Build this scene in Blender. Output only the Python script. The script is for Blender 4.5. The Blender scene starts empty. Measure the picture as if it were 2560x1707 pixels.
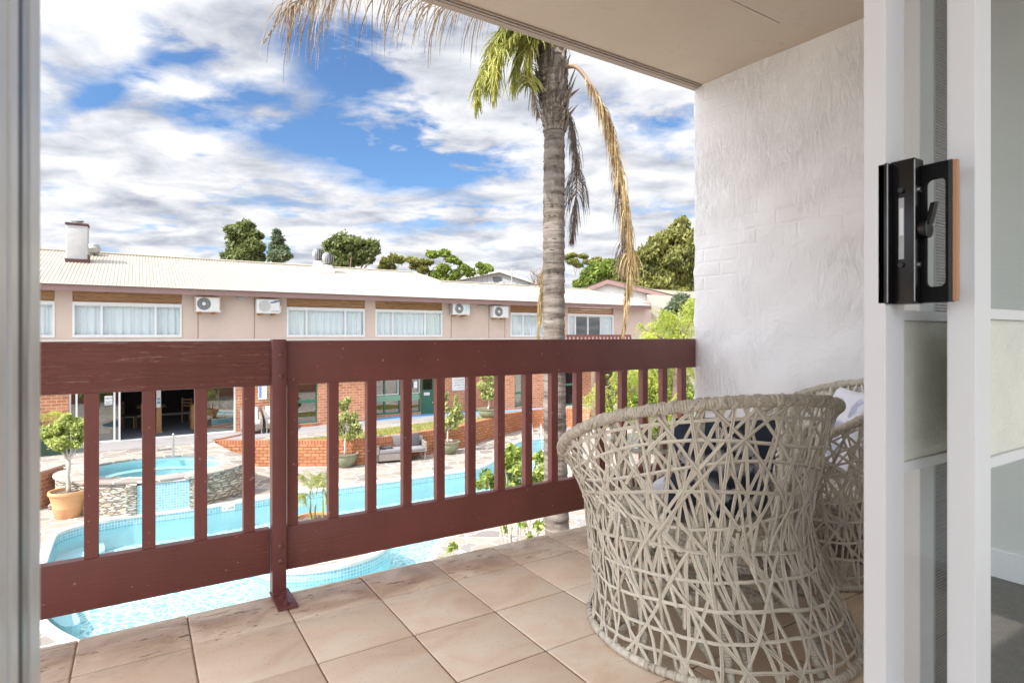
import bpy, bmesh, math, random
import numpy as np
from mathutils import Vector, Matrix
R = math.radians
sin, cos, pi = math.sin, math.cos, math.pi
rng = random.Random(11)
nr = np.random.default_rng(11)
scene = bpy.context.scene
COL = scene.collection

# ------------------------------------------------------------------ survey helpers
# survey of the place: a bearing/elevation read off the photograph becomes a real point
F, CX, HY, CH = 1466.0, 1280.0, 838.0, 1.05
YAW = R(32.5)
SD, CD = sin(YAW), cos(YAW)
def ray(px):
    u = (px - CX) / F
    return SD + u * CD, CD - u * SD
def atz(px, py, z):
    t = F * (CH - z) / (py - HY); dx, dy = ray(px)
    return Vector((dx * t, dy * t, z))
def aty(px, py, Y):
    dx, dy = ray(px); t = Y / dy
    return Vector((dx * t, Y, CH - (py - HY) / F * t))
def att(px, py, t):
    dx, dy = ray(px)
    return Vector((dx * t, dy * t, CH - (py - HY) / F * t))
RV = Vector((CD, -SD, 0)); DV = Vector((SD, CD, 0)); UP = Vector((0, 0, 1))

# ------------------------------------------------------------------ mesh builder
ORG = {}
class MB:
    def __init__(s):
        s.v = []; s.f = []; s.mi = []; s.uv = {}; s.m = 0
    def add(s, vs, fs, uvs=None):
        n = len(s.v)
        s.v += [tuple(v) for v in vs]
        for k, f in enumerate(fs):
            if uvs is not None: s.uv[len(s.f)] = uvs[k]
            s.f.append(tuple(i + n for i in f)); s.mi.append(s.m)
        return s
    def box(s, x0, y0, z0, x1, y1, z1):
        v = [(x, y, z) for z in (z0, z1) for y in (y0, y1) for x in (x0, x1)]
        f = [(0, 2, 3, 1), (4, 5, 7, 6), (0, 1, 5, 4), (1, 3, 7, 5), (3, 2, 6, 7), (2, 0, 4, 6)]
        return s.add(v, f)
    def obox(s, o, ax, ay, az):          # corner + three edge vectors
        o, ax, ay, az = map(Vector, (o, ax, ay, az))
        v = [o + ax * i + ay * j + az * k for k in (0, 1) for j in (0, 1) for i in (0, 1)]
        f = [(0, 2, 3, 1), (4, 5, 7, 6), (0, 1, 5, 4), (1, 3, 7, 5), (3, 2, 6, 7), (2, 0, 4, 6)]
        if ax.cross(ay).dot(az) < 0: f = [tuple(reversed(q)) for q in f]
        return s.add(v, f)
    def tube(s, pts, r, seg=8, cap=True, flat=1.0):
        P = [Vector(p) for p in pts]; n = len(P)
        rr = r if isinstance(r, (list, tuple)) else [r] * n
        T = [(P[min(i + 1, n - 1)] - P[max(i - 1, 0)]).normalized() for i in range(n)]
        a = Vector((0, 0, 1)) if abs(T[0].z) < .9 else Vector((1, 0, 0))
        N = (a - T[0] * a.dot(T[0])).normalized(); vs = []
        for i in range(n):
            N = (N - T[i] * N.dot(T[i])).normalized(); B = T[i].cross(N)
            for k in range(seg):
                q = 2 * pi * k / seg
                vs.append(P[i] + (N * cos(q) * flat + B * sin(q)) * rr[i])
        fs = [(i * seg + k, i * seg + (k + 1) % seg, (i + 1) * seg + (k + 1) % seg, (i + 1) * seg + k)
              for i in range(n - 1) for k in range(seg)]
        if cap:
            fs.append(tuple(range(seg - 1, -1, -1))); fs.append(tuple((n - 1) * seg + k for k in range(seg)))
        return s.add(vs, fs)
    def wrapped(s, pts, r, pitch=.009, seg=10, closed=False):
        """a tube bound round with flat cane"""
        P = [Vector(p) for p in pts]
        L = [0]
        for a, b in zip(P, P[1:]): L.append(L[-1] + (b - a).length)
        n = max(2, int(L[-1] / pitch)); out = []; rr = []; j = 0
        for i in range(n):
            w = rng.uniform(.95, 1.06)
            for fr, k in ((.0, .86), (.18, 1.0), (.82, 1.0)):
                d = (i + fr) / n * L[-1]
                while j < len(P) - 2 and L[j + 1] < d: j += 1
                t = (d - L[j]) / max(1e-6, L[j + 1] - L[j])
                out.append(P[j].lerp(P[j + 1], t)); rr.append(r * k * (w if k == 1 else 1))
        out.append(P[-1]); rr.append(r)
        return s.tube(out, rr, seg)
    def lathe(s, prof, c=(0, 0, 0), seg=24, wob=0):
        c = Vector(c); n = len(prof); vs = []
        for (r, z) in prof:
            for k in range(seg):
                q = 2 * pi * k / seg; w = 1 + wob * sin(3 * q + z * 9)
                vs.append((c.x + r * w * cos(q), c.y + r * w * sin(q), c.z + z))
        fs = [(i * seg + k, i * seg + (k + 1) % seg, (i + 1) * seg + (k + 1) % seg, (i + 1) * seg + k)
              for i in range(n - 1) for k in range(seg)]
        return s.add(vs, fs)
    def disc(s, c, r, seg=24, up=True):
        c = Vector(c)
        vs = [(c.x + r * cos(2 * pi * k / seg), c.y + r * sin(2 * pi * k / seg), c.z) for k in range(seg)]
        return s.add(vs, [tuple(range(seg)) if up else tuple(reversed(range(seg)))])
    def prism(s, poly, z0, z1):
        n = len(poly); a = sum(poly[i][0] * poly[(i + 1) % n][1] - poly[(i + 1) % n][0] * poly[i][1] for i in range(n))
        if a < 0: poly = list(reversed(poly))
        vs = [(p[0], p[1], z0) for p in poly] + [(p[0], p[1], z1) for p in poly]
        fs = [tuple(reversed(range(n))), tuple(range(n, 2 * n))] + [(i, (i + 1) % n, n + (i + 1) % n, n + i) for i in range(n)]
        return s.add(vs, fs)
    def quad(s, a, b, c, d): return s.add([a, b, c, d], [(0, 1, 2, 3)])
    def sphere(s, c, r, seg=12, rings=8, sc=(1, 1, 1)):
        c = Vector(c); vs = []
        for i in range(rings + 1):
            th = pi * i / rings
            for k in range(seg):
                q = 2 * pi * k / seg
                vs.append((c.x + r * sc[0] * sin(th) * cos(q), c.y + r * sc[1] * sin(th) * sin(q), c.z - r * sc[2] * cos(th)))
        fs = [(i * seg + k, i * seg + (k + 1) % seg, (i + 1) * seg + (k + 1) % seg, (i + 1) * seg + k)
              for i in range(rings) for k in range(seg)]
        return s.add(vs, fs)
    def text(s, txt, origin, ux, uz, size, depth=.003, align='LEFT'):
        c = bpy.data.curves.new('t', 'FONT'); c.body = txt; c.size = size; c.align_x = align
        c.resolution_u = 2
        o = bpy.data.objects.new('t', c); COL.objects.link(o)
        dg = bpy.context.evaluated_depsgraph_get(); me = o.evaluated_get(dg).to_mesh()
        origin, ux, uz = Vector(origin), Vector(ux).normalized(), Vector(uz).normalized(); nn = ux.cross(uz)
        vs = [origin + ux * v.co.x + uz * v.co.y + nn * depth for v in me.vertices]
        fs = [tuple(p.vertices) for p in me.polygons]
        s.add(vs, fs); o.evaluated_get(dg).to_mesh_clear()
        bpy.data.objects.remove(o); bpy.data.curves.remove(c)
        return s
    def build(s, name, mats, parent=None, smooth=False, bevel=0, local=False, origin=None):
        me = bpy.data.meshes.new(name)
        if parent is not None:
            off = Vector((0, 0, 0)) if local else ORG.get(parent.name, Vector((0, 0, 0)))
        elif origin is not None: off = Vector(origin)
        else:
            a = np.array(s.v); off = Vector(((a[:, 0].min() + a[:, 0].max()) / 2, (a[:, 1].min() + a[:, 1].max()) / 2, a[:, 2].min()))
        vs = [(v[0] - off.x, v[1] - off.y, v[2] - off.z) for v in s.v]
        me.from_pydata(vs, [], s.f)
        if not isinstance(mats, (list, tuple)): mats = [mats]
        for m in mats: me.materials.append(m)
        if len(mats) > 1: me.polygons.foreach_set('material_index', s.mi)
        if s.uv:
            ul = me.uv_layers.new(name='UVMap')
            for p in me.polygons:
                u = s.uv.get(p.index)
                if u:
                    for k, li in enumerate(p.loop_indices): ul.data[li].uv = u[k]
        if bevel:
            bm = bmesh.new(); bm.from_mesh(me)
            bmesh.ops.remove_doubles(bm, verts=bm.verts, dist=1e-5)
            ed = [e for e in bm.edges if len(e.link_faces) == 2 and e.calc_face_angle(0) > R(40)]
            bmesh.ops.bevel(bm, geom=ed, offset=bevel, segments=2, profile=.6, affect='EDGES', clamp_overlap=True)
            bm.to_mesh(me); bm.free()
        if smooth:
            me.polygons.foreach_set('use_smooth', [True] * len(me.polygons))
            if smooth != 'all':
                try: me.set_sharp_from_angle(angle=R(smooth if smooth is not True else 40))
                except Exception: pass
        me.update()
        o = bpy.data.objects.new(name, me); COL.objects.link(o)
        if parent is not None:
            o.parent = parent; ORG[o.name] = Vector((0, 0, 0)) if local else ORG.get(parent.name, Vector((0, 0, 0)))
        else:
            o.location = off; ORG[o.name] = off
        return o

def tag(o, label=None, cat=None, group=None, kind=None):
    if label: o['label'] = label
    if cat: o['category'] = cat
    if group: o['group'] = group
    if kind: o['kind'] = kind
    return o
def thing(name, label, cat, loc=(0, 0, 0), group=None, rotz=0):
    o = bpy.data.objects.new(name, None); COL.objects.link(o)
    o.location = loc; o.rotation_euler = (0, 0, rotz); o.empty_display_size = .1
    ORG[o.name] = Vector(loc)
    return tag(o, label, cat, group)
def struct(o): o['kind'] = 'structure'; return o
def copy_tree(o, parent=None):
    c = o.copy(); COL.objects.link(c); c.parent = parent
    for ch in list(o.children): copy_tree(ch, c)
    return c

# ------------------------------------------------------------------ materials
class NT:
    def __init__(s, name):
        s.m = bpy.data.materials.new(name); s.m.use_nodes = True
        s.n = s.m.node_tree.nodes; s.l = s.m.node_tree.links
        s.b = s.n['Principled BSDF']; s.out = s.n['Material Output']
    def new(s, t, **kw):
        n = s.n.new(t)
        for k, v in kw.items():
            if hasattr(n, k): setattr(n, k, v)
        return n
    def set(s, n, key, val):
        if hasattr(val, 'is_output') or isinstance(val, bpy.types.NodeSocket): s.l.new(val, n.inputs[key])
        else:
            if isinstance(val, (list, tuple)) and len(val) == 3 and n.inputs[key].type == 'RGBA': val = (*val, 1)
            n.inputs[key].default_value = val
    def coord(s, kind='Object', scale=(1, 1, 1), rot=(0, 0, 0)):
        t = s.new('ShaderNodeTexCoord'); mp = s.new('ShaderNodeMapping')
        s.l.new(t.outputs[kind], mp.inputs[0]); mp.inputs['Scale'].default_value = scale; mp.inputs['Rotation'].default_value = rot
        return mp.outputs[0]
    def noise(s, vec, scale=5, detail=4, rough=.55, dist=0):
        n = s.new('ShaderNodeTexNoise'); s.l.new(vec, n.inputs['Vector'])
        for k, v in (('Scale', scale), ('Detail', detail), ('Roughness', rough), ('Distortion', dist)): n.inputs[k].default_value = v
        return n.outputs['Fac']
    def ramp(s, fac, stops):
        r = s.new('ShaderNodeValToRGB'); s.l.new(fac, r.inputs[0]); e = r.color_ramp.elements
        while len(e) < len(stops): e.new(.5)
        for i, (p, c) in enumerate(stops):
            e[i].position = p; e[i].color = (*c, 1) if isinstance(c, (tuple, list)) else (c, c, c, 1)
        return r.outputs[0]
    def mix(s, fac, a, b, mode='MIX'):
        m = s.new('ShaderNodeMix', data_type='RGBA', blend_type=mode)
        for k, v in ((0, fac), (6, a), (7, b)):
            if isinstance(v, bpy.types.NodeSocket): s.l.new(v, m.inputs[k])
            else: m.inputs[k].default_value = (*v, 1) if isinstance(v, (tuple, list)) else v
        return m.outputs[2]
    def math(s, op, a, b=0):
        m = s.new('ShaderNodeMath', operation=op)
        for k, v in ((0, a), (1, b)):
            if isinstance(v, bpy.types.NodeSocket): s.l.new(v, m.inputs[k])
            else: m.inputs[k].default_value = v
        return m.outputs[0]
    def bump(s, h, strength=.5, dist=.01, prev=None):
        b = s.new('ShaderNodeBump'); s.l.new(h, b.inputs['Height'])
        b.inputs['Strength'].default_value = strength; b.inputs['Distance'].default_value = dist
        if prev is not None: s.l.new(prev, b.inputs['Normal'])
        return b.outputs[0]
    def fin(s, col=None, rough=None, normal=None, **kw):
        if col is not None: s.set(s.b, 'Base Color', col)
        if rough is not None: s.set(s.b, 'Roughness', rough)
        if normal is not None: s.l.new(normal, s.b.inputs['Normal'])
        for k, v in kw.items(): s.set(s.b, k.replace('_', ' '), v)
        return s.m

def simple(name, col, rough=.5, var=.12, scale=6, bump=0, bscale=40, metal=0, **kw):
    t = NT(name); c = t.coord()
    n = t.noise(c, scale, 5)
    a = tuple(max(0, x * (1 - var)) for x in col); b = tuple(min(1, x * (1 + var)) for x in col)
    cc = t.ramp(n, [(.3, a), (.7, b)])
    nm = t.bump(t.noise(c, bscale, 4), bump, .004) if bump else None
    return t.fin(cc, rough, nm, Metallic=metal, **kw)

def painted_timber(name, col, rough=.42, grain=(1.5, 60, 60), strength=.35):
    t = NT(name)
    c = t.coord(scale=grain); n = t.noise(c, 1.6, 8, .7, .6)
    big = t.noise(t.coord(), 3, 3)
    sp = t.noise(t.coord(), 55, 2, .4)
    cc = t.ramp(big, [(.3, tuple(x * .86 for x in col)), (.7, tuple(x * 1.12 for x in col))])
    chips = t.ramp(sp, [(.715, 0.), (.735, 1.)])
    cc = t.mix(chips, cc, tuple(min(.7, x * 1.2 + .12) for x in col))
    rr = t.ramp(n, [(.3, rough - .1), (.7, rough + .15)])
    return t.fin(cc, rr, t.bump(n, strength, .006))

def brick_mat(name, c1, c2, mortar, bw=.25, bh=.099, uv=False, off=.5, ms=.008):
    t = NT(name)
    if uv: vec = t.coord('UV')
    else:
        g = t.new('ShaderNodeNewGeometry'); sp = t.new('ShaderNodeSeparateXYZ'); t.l.new(g.outputs['Position'], sp.inputs[0])
        cb = t.new('ShaderNodeCombineXYZ'); t.l.new(t.math('ADD', sp.outputs[0], sp.outputs[1]), cb.inputs[0]); t.l.new(sp.outputs[2], cb.inputs[1])
        vec = cb.outputs[0]
    b = t.new('ShaderNodeTexBrick'); t.l.new(vec, b.inputs['Vector'])
    b.offset = off
    for k, v in (('Scale', 1), ('Mortar Size', ms), ('Mortar Smooth', .15), ('Bias', 0), ('Brick Width', bw), ('Row Height', bh)): b.inputs[k].default_value = v
    b.inputs['Color1'].default_value = (*c1, 1); b.inputs['Color2'].default_value = (*c2, 1); b.inputs['Mortar'].default_value = (*mortar, 1)
    n = t.noise(t.coord(), 4, 5)
    cc = t.mix(t.ramp(n, [(.35, 0.), (.8, .35)]), b.outputs['Color'], tuple(x * .55 for x in c1))
    inv = t.math('SUBTRACT', 1, b.outputs['Fac'])
    return t.fin(cc, .85, t.bump(inv, .6, .008))

def foliage(name, dark, light, trans=.35, scale=.7):
    t = NT(name)
    n = t.noise(t.coord(), scale, 3); n2 = t.noise(t.coord(), scale * 9, 2)
    g = t.new('ShaderNodeNewGeometry')
    f = t.math('ADD', t.math('ADD', t.math('MULTIPLY', n, .5), t.math('MULTIPLY', n2, .25)), t.math('MULTIPLY', g.outputs['Random Per Island'], .25))
    cc = t.ramp(f, [(.36, dark), (.62, light)])
    t.fin(cc, .55)
    tr = t.new('ShaderNodeBsdfTranslucent'); t.l.new(cc, tr.inputs[0])
    mx = t.new('ShaderNodeMixShader'); mx.inputs[0].default_value = trans
    t.l.new(t.b.outputs[0], mx.inputs[1]); t.l.new(tr.outputs[0], mx.inputs[2]); t.l.new(mx.outputs[0], t.out.inputs[0])
    return t.m

def glass_mat(name, tint=(.8, .86, .84), refl=.25, rough=.01, facing=.35):
    t = NT(name); t.n.remove(t.b)
    tr = t.new('ShaderNodeBsdfTransparent'); tr.inputs[0].default_value = (*tint, 1)
    gl = t.new('ShaderNodeBsdfGlossy'); gl.inputs['Roughness'].default_value = rough; gl.inputs[0].default_value = (.95, .97, .96, 1)
    fr = t.new('ShaderNodeLayerWeight'); fr.inputs[0].default_value = .5
    f = t.math('ADD', t.math('MULTIPLY', fr.outputs['Facing'], facing), refl)
    mx = t.new('ShaderNodeMixShader'); t.l.new(f, mx.inputs[0]); t.l.new(tr.outputs[0], mx.inputs[1]); t.l.new(gl.outputs[0], mx.inputs[2])
    t.l.new(mx.outputs[0], t.out.inputs[0])
    return t.m

# -- the palette
def m_maroon(): return painted_timber('maroon_paint', (.19, .060, .051), .36, (1.2, 55, 55), .45)
MAR = m_maroon()
MARV = painted_timber('maroon_paint_upright', (.21, .067, .057), .4, (45, 45, 1.2), .3)
MARM = simple('maroon_metal_paint', (.18, .060, .057), .32, .1, 8, .15, 60)

def m_weathered():
    t = NT('maroon_paint_weathered'); c = t.coord(scale=(1.0, 40, 26)); n = t.noise(c, 2.0, 9, .75, 1.4)
    fine = t.noise(t.coord(scale=(9, 60, 60)), 2.5, 5, .7)
    cc = t.ramp(t.noise(t.coord(), 3, 3), [(.3, (.205, .066, .056)), (.7, (.28, .10, .088))])
    h = t.math('ADD', n, t.math('MULTIPLY', fine, .5))
    cc = t.mix(t.ramp(h, [(.82, 0.), (.95, .85)]), cc, (.58, .38, .37))  # pale ridge colour stands in for glints on the raised grain
    return t.fin(cc, t.ramp(n, [(.3, .12), (.75, .34)]), t.bump(h, .9, .014))
MARW = m_weathered()

def m_plaster():
    t = NT('rough_white_plaster')
    v = t.coord(scale=(26, 26, 7)); n1 = t.noise(v, 1.6, 8, .68, 1.6)
    v2 = t.coord(scale=(3.5, 3.5, 3.5)); n2 = t.noise(v2, 1.5, 6, .6, 1.2)
    g = t.new('ShaderNodeTexCoord'); sp = t.new('ShaderNodeSeparateXYZ'); t.l.new(g.outputs['Object'], sp.inputs[0])
    cb = t.new('ShaderNodeCombineXYZ'); t.l.new(sp.outputs[1], cb.inputs[0]); t.l.new(sp.outputs[2], cb.inputs[1])
    b = t.new('ShaderNodeTexBrick'); t.l.new(cb.outputs[0], b.inputs['Vector'])
    for k, x in (('Scale', 1), ('Mortar Size', .012), ('Mortar Smooth', 1), ('Brick Width', .24), ('Row Height', .086)): b.inputs[k].default_value = x
    mask = t.ramp(t.noise(t.coord(), 1.7, 3), [(.52, 0.), (.66, 1.)])
    br = t.math('MULTIPLY', t.math('MULTIPLY', b.outputs['Fac'], -.42), mask)
    streak = t.ramp(n1, [(.45, 0.), (.72, 1.)])
    pm = t.ramp(t.noise(t.coord(), 1.3, 4, .6, .6), [(.42, .08), (.62, 1.)])
    h = t.math('ADD', t.math('ADD', t.math('MULTIPLY', t.math('MULTIPLY', streak, pm), .7), t.math('MULTIPLY', n2, 1.2)), br)
    pits = t.ramp(t.noise(t.coord(scale=(30, 30, 14)), 1.3, 3), [(.2, 0.), (.3, 1.)])
    h = t.math('ADD', h, t.math('MULTIPLY', pits, .35))
    cc = t.ramp(t.noise(t.coord(), 2.2, 5), [(.3, (.79, .795, .81)), (.7, (.84, .845, .86))])
    return t.fin(cc, .6, t.bump(h, .65, .011))
PLASTER = m_plaster()

def m_tile():
    t = NT('glazed_beige_tile'); c = t.coord(rot=(0, 0, .9), scale=(1, 3.2, 1))
    n = t.noise(t.coord(rot=(0, 0, .9), scale=(1, 1.7, 1)), 3.4, 7, .6, .9); n2 = t.noise(t.coord(), 1.1, 3); n3 = t.noise(t.coord(rot=(0, 0, .9), scale=(1, 3.6, 1)), 16, 3, .6, .8)
    cc = t.ramp(n, [(.25, (.68, .50, .355)), (.45, (.82, .66, .50)), (.62, (.87, .76, .61)), (.8, (.86, .76, .62))])
    cc = t.mix(t.ramp(n2, [(.35, .0), (.75, .5)]), cc, (.74, .54, .40))
    gi = t.new('ShaderNodeNewGeometry'); cc = t.mix(t.math('MULTIPLY', gi.outputs['Random Per Island'], .35), cc, (.72, .54, .385))
    sp = t.new('ShaderNodeSeparateXYZ'); g = t.new('ShaderNodeNewGeometry'); t.l.new(g.outputs['Position'], sp.inputs[0])
    edge = t.ramp(t.math('MULTIPLY', sp.outputs[1], .4), [(.86, .0), (.93, 1.)])   # worn pitting on the outer row
    pit = t.ramp(n3, [(.345, 1.), (.385, 0.)])
    few = t.ramp(n3, [(.22, .9), (.25, 0.)])
    pf = t.math('MAXIMUM', t.math('MULTIPLY', pit, edge), few)
    cc = t.mix(t.math('MULTIPLY', pf, .8), cc, (.10, .065, .05))
    cc = t.mix(t.math('MULTIPLY', t.math('MULTIPLY', edge, t.ramp(n, [(.35, .75), (.6, .1)])), .8), cc, (.30, .185, .12))
    sk = t.noise(t.coord(), 130, 2); cc = t.mix(t.ramp(sk, [(.66, 0.), (.72, .45)]), cc, (.28, .19, .14))
    return t.fin(cc, t.ramp(n, [(.3, .42), (.7, .27)]), t.bump(t.math('SUBTRACT', t.noise(t.coord(), 7, 3), pf), .35, .005))
TILE = m_tile()
GROUT = simple('brown_grout', (.26, .175, .125), .9, .3, 30)
def m_ceil():
    t = NT('beige_ceiling_sheet'); n = t.noise(t.coord(), 1.1, 4, .6, .5); s = t.noise(t.coord(scale=(1, 3, 1)), 4.5, 5, .65, 1.2)
    cc = t.ramp(n, [(.3, (.55, .455, .365)), (.7, (.60, .505, .41))]); cc = t.mix(t.ramp(s, [(.60, 0.), (.72, .5)]), cc, (.43, .34, .26))
    return t.fin(cc, .75, t.bump(n, .1, .01))
CEIL = m_ceil()
CANE = None
def m_cane():
    t = NT('grey_beige_cane'); n = t.noise(t.coord(), 5, 4); n2 = t.noise(t.coord(), 90, 2)
    g = t.new('ShaderNodeNewGeometry'); f = t.math('ADD', t.math('MULTIPLY', n, .4), t.math('MULTIPLY', g.outputs['Random Per Island'], .6))
    cc = t.ramp(f, [(.15, (.34, .30, .235)), (.45, (.56, .515, .425)), (.85, (.78, .735, .64))])
    cc = t.mix(t.ramp(n2, [(.4, .0), (.7, .35)]), cc, (.66, .61, .52))
    return t.fin(cc, .48, t.bump(n2, .15, .002))
CANE = m_cane()
CANEW = simple('bound_cane', (.53, .485, .40), .55, .22, 60, .2, 150)
CANED = simple('dark_cane_core', (.12, .105, .085), .6, .2, 20)
ALU = simple('white_powdercoat_aluminium', (.56, .567, .575), .38, .03, 2)
ALUG = simple('grey_channel_aluminium', (.30, .31, .31), .35, .08, 3)
ALUD = simple('dark_glazing_rubber', (.05, .055, .055), .5, .1, 8)
BLK = simple('black_enamel', (.005, .005, .006), .22, .2, 15, .05, 60, Specular_IOR_Level=.28)
BLKP = simple('matt_black_pull', (.004, .004, .0045), .6, .2, 15, Specular_IOR_Level=.1)
CHROME = simple('chromed_screw', (.7, .7, .7), .18, .1, 20, metal=1)
OAK = painted_timber('orange_timber', (.31, .155, .07), .5, (40, 40, 2), .2)
GLD = glass_mat('door_glass', (.89, .905, .90), .13)
GLD1 = glass_mat('outer_leaf_glass', (.965, .97, .968), .01, facing=.08)
def m_panel():
    t = NT('reeded_cream_panel'); c = t.coord(scale=(18, 18, 26), rot=(0, .6, 0))
    n = t.noise(c, 2.2, 4, .5, 2.2)
    return t.fin(t.ramp(t.noise(t.coord(), 9, 2), [(.3, (.52, .53, .46)), (.7, (.60, .60, .52))]), .35, t.bump(n, .5, .004))
PANEL = m_panel()
def m_mesh():
    t = NT('insect_mesh'); t.n.remove(t.b)
    w = t.new('ShaderNodeTexWave', wave_type='BANDS', bands_direction='Z'); t.l.new(t.coord(), w.inputs[0]); w.inputs['Scale'].default_value = 60
    tr = t.new('ShaderNodeBsdfTransparent'); df = t.new('ShaderNodeBsdfDiffuse'); df.inputs[0].default_value = (.22, .22, .22, 1)
    mx = t.new('ShaderNodeMixShader'); t.l.new(t.ramp(w.outputs['Fac'], [(.3, .35), (.6, .85)]), mx.inputs[0])
    t.l.new(tr.outputs[0], mx.inputs[1]); t.l.new(df.outputs[0], mx.inputs[2]); t.l.new(mx.outputs[0], t.out.inputs[0])
    return t.m
MESH = m_mesh()
ROOMW = simple('pale_room_paint', (.62, .645, .62), .8, .03, 2)
CARPET = simple('dark_room_floor', (.11, .098, .088), .6, .2, 30, .2, 200)
PINK = simple('pink_beige_render', (.58, .465, .405), .85, .06, .8, .2, 30)
CREAM = simple('cream_trim', (.62, .57, .52), .7, .06, 2)
FASC = simple('mauve_fascia', (.29, .18, .17), .5, .07, 1.5)
def m_roof():
    t = NT('cream_corrugated_steel')
    n = t.noise(t.coord(scale=(3, .35, 1)), 2, 4); n2 = t.noise(t.coord(), 9, 3)
    cc = t.ramp(n, [(.3, (.31, .28, .225)), (.7, (.37, .34, .28))])
    cc = t.mix(t.ramp(n2, [(.62, 0.), (.75, .3)]), cc, (.42, .36, .29))
    return t.fin(cc, .5)
ROOF = m_roof()
WHITE = simple('white_window_frame', (.74, .75, .76), .4, .04, 4)
WCHIM = simple('lumpy_white_render', (.44, .44, .445), .75, .07, 5, .9, 7)
def m_curtain():
    t = NT('white_curtain'); return t.fin((.80, .83, .86), .85)
CURT = m_curtain()
WGL = glass_mat('window_glass', (.96, .98, .98), .02)
WGLD = glass_mat('shopfront_glass', (.82, .86, .84), .16)
def m_pine():
    t = NT('knotty_pine'); n = t.noise(t.coord(scale=(.9, 12, 16)), 1.6, 7, .65, 2.2); k = t.noise(t.coord(scale=(2.2, 8, 8)), 1.1, 2)
    cc = t.ramp(n, [(.3, (.17, .075, .025)), (.5, (.34, .17, .07)), (.72, (.50, .33, .15))])
    cc = t.mix(t.ramp(k, [(.7, 0.), (.76, .8)]), cc, (.10, .04, .015))
    return t.fin(cc, .6)
PINE = m_pine()
BRK = brick_mat('red_face_brick', (.44, .16, .08), (.56, .25, .13), (.62, .50, .40))
BRKW = brick_mat('orange_retaining_brick', (.42, .15, .065), (.56, .24, .115), (.12, .065, .04), uv=True, ms=.011)
BRKS = brick_mat('soldier_course_brick', (.42, .15, .07), (.54, .22, .11), (.12, .065, .04), bw=.095, bh=.4, uv=True, off=0, ms=.011)
GREEN = simple('dark_green_joinery', (.035, .135, .085), .4, .1, 3)
SGREEN = simple('sage_green_panel', (.20, .38, .27), .5, .05, 3)
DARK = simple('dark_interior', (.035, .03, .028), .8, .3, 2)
GFLOOR = simple('blue_grey_carpet', (.13, .15, .19), .8, .15, 3)
WOODF = simple('honey_furniture_timber', (.36, .20, .08), .45, .2, 8)
def m_flag():
    t = NT('crazy_stone_paving')
    w = t.noise(t.coord(), 2.5, 3); 
    c0 = t.coord(); mv = t.new('ShaderNodeVectorMath', operation='ADD'); t.l.new(c0, mv.inputs[0])
    cb = t.new('ShaderNodeCombineXYZ'); t.l.new(t.math('MULTIPLY', w, .35), cb.inputs[0]); t.l.new(t.math('MULTIPLY', w, -.3), cb.inputs[1]); t.l.new(cb.outputs[0], mv.inputs[1])
    v1 = t.new('ShaderNodeTexVoronoi', feature='DISTANCE_TO_EDGE'); v1.inputs['Scale'].default_value = 2.1; t.l.new(mv.outputs[0], v1.inputs['Vector'])
    v2 = t.new('ShaderNodeTexVoronoi', feature='F1'); v2.inputs['Scale'].default_value = 2.1; t.l.new(mv.outputs[0], v2.inputs['Vector'])
    sp = t.new('ShaderNodeSeparateColor'); t.l.new(v2.outputs['Color'], sp.inputs[0])
    cc = t.ramp(sp.outputs[0], [(0, (.17, .16, .155)), (.35, (.31, .265, .225)), (.7, (.35, .31, .27)), (1, (.225, .215, .215))])
    n = t.noise(t.coord(scale=(1, 1, 1)), 9, 6, .65); cc = t.mix(t.ramp(n, [(.35, .5), (.65, 0.)]), cc, (.25, .21, .175))
    mort = t.ramp(v1.outputs['Distance'], [(.018, 1.), (.035, 0.)])
    cc = t.mix(mort, cc, (.55, .51, .46))
    h = t.math('ADD', t.math('MULTIPLY', mort, -1), t.math('MULTIPLY', n, .5))
    return t.fin(cc, .8, t.bump(h, .5, .015))
FLAG = m_flag()
def m_stack():
    t = NT('stacked_slate_walling')
    v = t.new('ShaderNodeTexVoronoi', feature='F1'); v.inputs['Scale'].default_value = 1; v.inputs['Randomness'].default_value = .95
    t.l.new(t.coord(scale=(5, 5, 21)), v.inputs['Vector'])
    e = t.new('ShaderNodeTexVoronoi', feature='DISTANCE_TO_EDGE'); e.inputs['Scale'].default_value = 1; t.l.new(t.coord(scale=(5, 5, 21)), e.inputs['Vector'])
    sp = t.new('ShaderNodeSeparateColor'); t.l.new(v.outputs['Color'], sp.inputs[0])
    cc = t.ramp(sp.outputs[1], [(0, (.34, .28, .22)), (.4, (.55, .47, .37)), (.75, (.66, .59, .49)), (1, (.45, .42, .38))])
    cc = t.mix(t.ramp(e.outputs['Distance'], [(.02, .85), (.09, 0.)]), cc, (.16, .12, .09))
    h = t.math('ADD', sp.outputs[0], t.ramp(e.outputs['Distance'], [(.0, 0.), (.15, .8)]))
    return t.fin(cc, .85, t.bump(h, 1, .04))
STACK = m_stack()
COPE = simple('white_pool_coping', (.62, .60, .56), .7, .08, 3, .15, 30)
def m_mosaic(name, c1, c2, gr, s=.05, uv=True):
    t = NT(name); b = t.new('ShaderNodeTexBrick'); t.l.new(t.coord('UV'), b.inputs['Vector']); b.offset = 0
    for k, v in (('Scale', 1), ('Mortar Size', s * .09), ('Mortar Smooth', .1), ('Brick Width', s), ('Row Height', s)): b.inputs[k].default_value = v
    b.inputs['Color1'].default_value = (*c1, 1); b.inputs['Color2'].default_value = (*c2, 1); b.inputs['Mortar'].default_value = (*gr, 1)
    return t.fin(b.outputs['Color'], .2)
MOSA = m_mosaic('blue_pool_mosaic', (.20, .40, .47), (.30, .52, .58), (.55, .68, .70), .06)
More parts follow.
